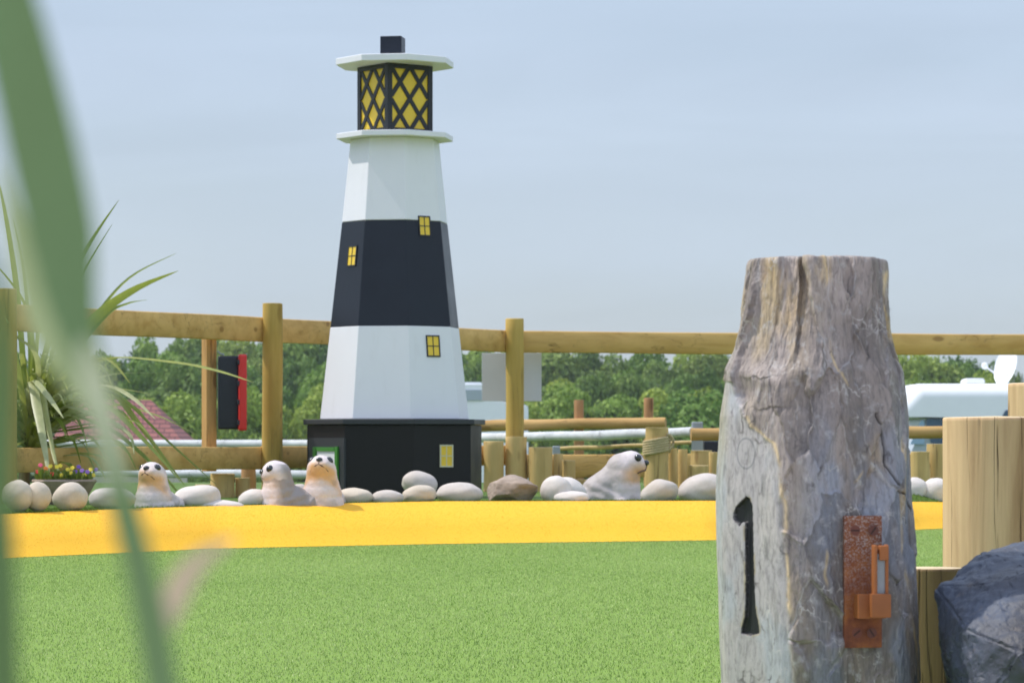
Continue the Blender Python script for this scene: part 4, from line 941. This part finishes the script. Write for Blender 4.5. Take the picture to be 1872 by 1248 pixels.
nb([(60, 2000), (34, 1640), (16, 1430), (8, 1290), (2, 1100), (-6, 900), (2, 760), (4, 640), (-4, 540), (-30, 430)], .60, .12, [60, 60, 60, 60, 62, 58, 50, 44, 30, 4])
nb([(293, 1185), (302, 1140), (316, 1100), (337, 1058), (372, 1018), (430, 985)], .65, 1.0, [10, 34, 50, 50, 34, 5], root=False)
nb([(218, 900), (194, 780), (172, 700), (150, 620)], .60, .9, [6, 38, 52, 12], root=False)

# flower bowl
bw = empty('flower_bowl', P(125, 915, 14.25), 'brown round bowl planter full of small bright flowers behind the cobbles', 'planter')
t_ = M['stone_brown']; bm = bmesh.new(); add_tube(bm, [P(118, 925, 14.25), P(118, 905, 14.25), P(118, 884, 14.25), P(118, 879, 14.25), P(118, 876, 14.25)], [.07, .11, .14, .15, .146], 32, wob=.01); obj('bowl', bm, M['stone_brown'], bw)
bm = bmesh.new(); lay = bm.verts.layers.float.new('shade')
for i in range(260):
    an = rng.uniform(0, 6.28); r_ = .13 * math.sqrt(rng.random()); c = P(118, 876, 14.25) + Vector((r_ * math.cos(an), r_ * math.sin(an), 0)); h = rng.uniform(.015, .05); d_ = Vector((rng.uniform(-.02, .02), rng.uniform(-.02, .02), h))
    ribbon(bm, lay, [c, c + d_ * .6, c + d_], [.004, .014, .002], (math.cos(an), math.sin(an), 0), shade=rng.uniform(0, .3), n=5)
obj('foliage', bm, M['leaf'], bw, ang=180)
FCOL = {'red': (.62, .03, .02), 'pink': (.72, .08, .16), 'orange': (.75, .20, .02), 'yellow': (.80, .62, .04), 'purple': (.20, .09, .38)}
protos = {}
fcount = {}
def flower(c, colr_, sz):
    fcount[colr_] = fcount.get(colr_, 0) + 1; nth = 'first second third fourth fifth sixth seventh eighth ninth tenth eleventh twelfth'.split()[fcount[colr_] - 1]
    if colr_ not in protos:
        bm = bmesh.new()
        for k in range(5):
            a = k * 2 * math.pi / 5; m4 = Matrix.Rotation(R_(62), 4, 'X') @ Matrix.Translation((math.cos(a) * .55, math.sin(a) * .55, 0)) @ Matrix.Diagonal((.55, .55, .12, 1))
            bmesh.ops.create_uvsphere(bm, u_segments=8, v_segments=6, radius=1, matrix=m4)
        me = bpy.data.meshes.new('flower'); bm.to_mesh(me); bm.free(); me.materials.append(m_paint(colr_ + '_petal', FCOL[colr_], .6)); protos[colr_] = me
        for pl in me.polygons: pl.use_smooth = True
    o = bpy.data.objects.new('flower', protos[colr_]); col.objects.link(o); o.location = c; o.scale = (sz,) * 3; o.rotation_euler = (0, 0, rng.uniform(-.5, .5))
    tag(o, f'small {colr_} flower in the brown bowl, {nth} of its colour from the left', 'flower', f'{colr_} flowers in the bowl')
for x, y, c_ in ((68, 862, 'red'), (74, 850, 'pink'), (72, 872, 'red'), (80, 866, 'red'), (86, 872, 'orange'), (84, 856, 'orange'), (92, 852, 'yellow'), (96, 866, 'red'), (104, 853, 'yellow'), (110, 851, 'yellow'),
                 (112, 868, 'yellow'), (118, 872, 'yellow'), (124, 858, 'yellow'), (129, 864, 'yellow'), (132, 855, 'yellow'), (138, 862, 'purple'), (144, 853, 'purple'), (150, 860, 'purple'), (154, 868, 'yellow'), (160, 862, 'purple'), (166, 858, 'yellow'), (171, 868, 'yellow'), (176, 858, 'purple')):
    flower(P(x, y, 14.2 + rng.uniform(-.05, .06)), c_, .0105)

# ------------------------------------------------------------------ background trees
M['crown1'] = None
def m_crown(name, c0, c1, c2):
    t = NT(name); a = t.attr('shade'); oi = t.node('ShaderNodeObjectInfo'); cc = t.ramp(a.outputs['Fac'], [(0, c0), (.5, c1), (1, c2)])
    hs = t.node('ShaderNodeHueSaturation'); t.link(cc, hs.inputs['Color']); t.link(t.rng(oi.outputs['Random'], 0, 1, .47, .52), hs.inputs['Hue']); t.link(t.rng(oi.outputs['Random'], 0, 1, 1.5, .95), hs.inputs['Value'])
    cc = hs.outputs[0]; t.fin(cc, .6, .3); tr = t.node('ShaderNodeBsdfTranslucent'); t.link(cc, tr.inputs[0]); ms = t.node('ShaderNodeMixShader'); ms.inputs[0].default_value = .3
    t.link(t.b.outputs[0], ms.inputs[1]); t.link(tr.outputs[0], ms.inputs[2]); t.link(ms.outputs[0], t.out.inputs[0]); return t.m
CR = [m_crown('oak_leaves', (.055, .105, .022), (.125, .21, .040), (.23, .33, .075)), m_crown('ash_leaves', (.08, .14, .022), (.19, .29, .045), (.32, .43, .085))]
BARK = m_wood('bark', (.16, .13, .10), (.07, .055, .04), 'Z', 1)
def crown_mesh(seed, nl=26, leaf=.115, per=700):
    r = np.random.default_rng(seed); Vs = []; Sh = []
    for i in range(nl):
        a = r.uniform(0, 6.28); zf = r.uniform(.08, .92); rad = (.5 * math.sqrt(max(.05, 1 - ((zf - .42) / .62) ** 2))) * r.uniform(.45, .95)
        c = np.array([math.cos(a) * rad * 1.0, math.sin(a) * rad * 1.0, zf]); lr = r.uniform(.12, .24); m = int(per * (lr / .18) ** 2)
        d = r.normal(size=(m, 3)); d /= np.linalg.norm(d, axis=1)[:, None]; k = 1 + .25 * fbm(d[:, 0] * 2.4 + seed + i, d[:, 1] * 2.4, d[:, 2] * 2.4, 2, i)
        rr = lr * k * r.uniform(.72, 1.06, m) ** .7; p = c + d * rr[:, None] * np.array([1, 1, .85]); p[:, 2] = np.maximum(p[:, 2], .02)
        n_ = d + r.normal(size=(m, 3)) * .55; n_ /= np.linalg.norm(n_, axis=1)[:, None]; u = np.cross(n_, r.normal(size=(m, 3))); u /= np.linalg.norm(u, axis=1)[:, None]; w = np.cross(n_, u)
        s_ = (leaf / 6.0) * r.uniform(.6, 1.5, m)[:, None]
        Vs.append(np.stack([p - u * s_ * 1.2, p - w * s_ * .6, p + u * s_ * 1.2, p + w * s_ * .6], 1)); Sh.append(np.repeat(np.clip(r.normal(.48 + r.uniform(-.25, .25), .18, m), 0, 1), 4))
    V_ = np.concatenate(Vs).reshape(-1, 3); me = np_mesh('crown', V_, np.arange(len(V_)).reshape(-1, 4), 4, False)
    at = me.attributes.new('shade', 'FLOAT', 'POINT'); at.data.foreach_set('value', np.concatenate(Sh).astype(np.float32)); return me
crowns = []
for i in range(6):
    me = crown_mesh(100 + i); me.materials.append(CR[i % 2]); crowns.append(me)
def trunk_mesh(seed):
    r = random.Random(seed); bm = bmesh.new(); add_tube(bm, [(0, 0, -.02), (.01, 0, .15), (0, .01, .35), (.01, 0, .62)], [.035, .026, .02, .008], 10, wob=.05)
    for k in range(7):
        a = k * .9 + r.random(); z = .12 + k * .06; e = Vector((math.cos(a) * .3, math.sin(a) * .3, z + .28)); s_ = Vector((0, 0, z)); add_tube(bm, [s_, s_.lerp(e, .5) + Vector((0, 0, .02)), e], [.014, .009, .003], 6)
    me = bpy.data.meshes.new('trunk'); bm.to_mesh(me); bm.free(); me.materials.append(BARK); return me
trunks = [trunk_mesh(i) for i in range(3)]
TX = [-150, 100, 200, 250, 285, 340, 400, 500, 600, 850, 940, 1100, 1200, 1300, 1400, 1640, 1720, 1790, 1818, 1838, 1870, 2000]
TY = [640, 660, 658, 640, 608, 606, 612, 606, 612, 632, 634, 636, 645, 640, 645, 648, 652, 660, 694, 690, 668, 655]
GZ = -2.5
def tree(px, py, D, wpx, k, label, group):
    top = P(px, py, D); h = top.z - GZ; w = wpx * D / F
    root = empty('tree', (top.x, D, GZ - .1), label, 'tree', group); root.scale = (w * 1.25, w * 1.25, (h + .1) * .985); root.rotation_euler = (0, 0, rng.uniform(0, 6.28))
    c = bpy.data.objects.new('crown', crowns[k % 6]); col.objects.link(c); c.parent = root
    t2 = bpy.data.objects.new('trunk', trunks[k % 3]); col.objects.link(t2); t2.parent = root
ORD = 'first second third fourth fifth sixth seventh eighth ninth tenth eleventh twelfth thirteenth fourteenth fifteenth sixteenth seventeenth eighteenth nineteenth twentieth twenty-first twenty-second twenty-third twenty-fourth twenty-fifth twenty-sixth twenty-seventh twenty-eighth twenty-ninth thirtieth thirty-first thirty-second thirty-third thirty-fourth thirty-fifth thirty-sixth'.split()
def region(px):
    return 'behind the plant at the left' if px < 240 else 'between the plant and the lighthouse' if px < 640 else 'between the lighthouse and the numbered post' if px < 1400 else 'to the right of the numbered post'
k = 0
for px in range(-140, 2060, 62):
    x = px + rng.uniform(-14, 14); py = ip(x, TX, TY) + rng.uniform(0, 9); tree(x, py, rng.uniform(146, 158), rng.uniform(115, 155) if not 1780 < x < 1860 else 75, k, f'tall dark green tree of the back row, {ORD[(px + 140) // 62]} from the left', 'trees in the back row of the wood'); k += 1
for px in range(-150, 2070, 74):
    x = px + rng.uniform(-18, 18); py = ip(x, TX, TY) + rng.uniform(34, 72); tree(x, py, rng.uniform(122, 136), rng.uniform(105, 160), k + 1, f'mid height green tree of the front row, {ORD[(px + 150) // 74]} from the left', 'trees in the front row of the wood'); k += 1
for px in range(-150, 2070, 92):
    x = px + rng.uniform(-20, 20); py = rng.uniform(712, 745); tree(x, py, rng.uniform(104, 114), rng.uniform(110, 165), k * 2 + 1, f'low green bush at the foot of the wood, {ORD[(px + 150) // 92]} from the left', 'bushes at the foot of the wood'); k += 1

# ------------------------------------------------------------------ hut roof, motorhome, van
t = NT('roof_tiles'); v = t.coord(rnd=False); w = t.node('ShaderNodeTexBrick'); mpx = t.coord((1, 1, 1), False, (R_(90), 0, 0)); t.link(mpx, w.inputs[0]); w.inputs['Scale'].default_value = 1.0
w.inputs['Brick Width'].default_value = .22; w.inputs['Row Height'].default_value = .085; w.inputs['Mortar Size'].default_value = .012
w.inputs['Color1'].default_value = (.33, .13, .115, 1); w.inputs['Color2'].default_value = (.25, .10, .095, 1); w.inputs['Mortar'].default_value = (.12, .055, .055, 1); t.bump(w.outputs['Fac'], .5, .03)
M['tiles'] = t.fin(w.outputs[0], .8, .3)
HD = 60.0; hut = empty('hut', P(210, 800, HD) * 1.0, 'low building with a reddish tiled hip roof seen through the palm leaves', 'building'); hut.location.z = -2.35; WPOS[hut.name] = Vector(hut.location)
e = [P(90, 807, HD - 1.2), P(333, 807, HD - 1.2)]; r1, r2 = P(150, 731, HD), P(276, 731, HD); e2 = [Vector((e[1].x, HD + 1.4, e[1].z)), Vector((e[0].x, HD + 1.4, e[0].z))]
bm = bmesh.new(); vs = [bm.verts.new(p) for p in (e[0], e[1], e2[0], e2[1], r1, r2)]
for f in ((0, 1, 5, 4), (1, 2, 5), (2, 3, 4, 5), (3, 0, 4), (0, 3, 2, 1)): bm.faces.new([vs[i] for i in f])
obj('roof', bm, M['tiles'], hut, smooth=False)
bm = bmesh.new(); add_box(bm, Vector(((e[0].x + e[1].x) / 2, HD + .1, (e[0].z - 2.35) / 2 - .01)), (e[1].x - e[0].x - .3, 2.2, e[0].z + 2.35 - .02), None, .01, 1); obj('wall', bm, m_paint('render_wall', (.55, .5, .42), .8), hut, smooth=False)

def extrude_profile(pts, D, depth, bev=.03):
    bm = bmesh.new(); lo_ = [P(x, y, D) for x, y in pts]; up_ = [p + Vector((0, depth, 0)) for p in lo_]; add_prism(bm, lo_, up_)
    if bev: bmesh.ops.bevel(bm, geom=list(bm.edges), offset=bev, segments=3, affect='EDGES')
    return bm
M['glass'] = m_paint('vehicle_glass', (.04, .09, .16), .12, .1, spec=.8); M['blueglass'] = m_paint('pale_blue_window', (.30, .44, .60), .2, .1)
VD = 45.0; mh = empty('motorhome', (P(1850, 800, VD).x, VD, -1.6), 'white motorhome with a roof dish parked beyond the rails at the right', 'motorhome')
bm = extrude_profile([(1659, 726), (1667, 712), (1683, 701), (2120, 700), (2120, 1015), (1735, 1015), (1735, 763), (1659, 761)], VD, 2.2, 0)
z7 = P(0, 728, VD).z; es = [e for e in bm.edges if all(abs(v.co.y - VD) < .001 and v.co.z > z7 for v in e.verts)]
bmesh.ops.bevel(bm, geom=es, offset=.21, segments=9, affect='EDGES', profile=.5); obj('body', bm, M['grp'], mh, ang=30)
obj('cab', extrude_profile([(1590, 925), (1600, 890), (1648, 872), (1690, 765), (1734, 765), (1734, 1015), (1590, 1015)], VD + .08, 2.0, .03), M['grpgrey'], mh, ang=50)
bm = extrude_profile([(1664, 812), (1684, 768), (1690, 768), (1690, 812)], VD + .05, .05, .004); obj('window', bm, M['blueglass'], mh, smooth=False)
bm = extrude_profile([(1694, 765), (1729, 765), (1729, 822), (1706, 822), (1694, 780)], VD + .04, .06, .004); obj('window', bm, M['glass'], mh, smooth=False)
bm = extrude_profile([(1832, 762), (1838, 750), (1900, 738), (1980, 738), (1980, 790), (1832, 790)], VD - .02, .05, .004); obj('window', bm, M['glass'], mh, smooth=False)
obj('roof_vent', extrude_profile([(1764, 700.5), (1766, 693), (1771, 691), (1797, 691), (1800, 693), (1801, 700.5)], VD + .6, .5, .012), M['grp'], mh, ang=50)
for px in (1690, 2000):
    c = P(px, 1018, VD + .15); c.z = -1.6 + .33; bm = bmesh.new(); bmesh.ops.create_cone(bm, cap_ends=True, segments=32, radius1=.33, radius2=.33, depth=.22, matrix=Matrix.Translation(c) @ Matrix.Rotation(R_(90), 4, 'X')); wh = obj('wheel', bm, M['tyre'], mh)
    bm = bmesh.new(); bmesh.ops.create_cone(bm, cap_ends=True, segments=24, radius1=.19, radius2=.17, depth=.24, matrix=Matrix.Translation(c) @ Matrix.Rotation(R_(90), 4, 'X')); obj('rim', bm, M['metal'], wh)
# dish
dc = P(1838, 668, VD + 1.0); ax = Vector((-.86, -.35, .22)).normalized(); b1 = ax.cross(Vector((0, 0, 1))).normalized(); b2 = ax.cross(b1)
bm = bmesh.new(); rings = []
for i in range(9):
    f = i / 8; rr = .30 * f; rings.append([bm.verts.new(dc + (b1 * math.cos(a_) + b2 * math.sin(a_)) * rr + ax * (.10 * f * f - .1)) for a_ in np.linspace(0, 2 * math.pi, 32, endpoint=False)])
for i in range(8):
    for j in range(32): bm.faces.new((rings[i][j], rings[i][(j + 1) % 32], rings[i + 1][(j + 1) % 32], rings[i + 1][j]))
dish = obj('satellite_dish', bm, M['grp'], mh, ang=180)
bm = bmesh.new(); add_tube(bm, [P(1838, 700, VD + 1.05), P(1836, 672, VD + 1.05)], [.05, .03], 12); add_tube(bm, [dc - b2 * .0 + Vector((0, 0, -.22)), dc + ax * .34 + Vector((0, 0, -.1))], [.015, .012], 8)
bmesh.ops.create_icosphere(bm, subdivisions=2, radius=.05, matrix=Matrix.Translation(dc + ax * .36 + Vector((0, 0, -.09)))); obj('dish_arm', bm, M['grp'], dish)
WD = 50.0; vn_ = empty('camper_van', (P(860, 800, WD).x, WD, -1.9), 'pale white van parked behind the sign, right of the lighthouse', 'van')
obj('body', extrude_profile([(700, 760), (720, 735), (760, 701), (775, 698), (884, 698), (890, 712), (893, 735), (964, 737), (966, 745), (966, 1040), (690, 1040)], WD, 2.0, .04), M['grp'], vn_, ang=50)
obj('window', extrude_profile([(768, 712), (880, 712), (884, 732), (768, 732)], WD - .02, .05, .004), M['grpgrey'], vn_, smooth=False)
for px in (750, 920):
    c = P(px, 1000, WD + .1); c.z = -1.9 + .33; bm = bmesh.new(); bmesh.ops.create_cone(bm, cap_ends=True, segments=32, radius1=.33, radius2=.33, depth=.22, matrix=Matrix.Translation(c) @ Matrix.Rotation(R_(90), 4, 'X')); obj('wheel', bm, M['tyre'], vn_)

# ------------------------------------------------------------------ thin summer haze over the whole place
bm = bmesh.new(); add_box(bm, Vector((0, 90, 1.5)), (190, 200, 11)); hm = bpy.data.materials.new('haze_air'); hm.use_nodes = True; hn = hm.node_tree.nodes; hn.clear()
ho = hn.new('ShaderNodeOutputMaterial'); hv = hn.new('ShaderNodeVolumePrincipled'); hv.inputs['Color'].default_value = (.86, .92, 1, 1); hv.inputs['Density'].default_value = 0.0004; hm.node_tree.links.new(hv.outputs[0], ho.inputs['Volume'])
tag(obj('haze', bm, hm, smooth=False, origin=(0, 90, -4)), 'thin pale summer haze softening the far trees', kind='stuff')
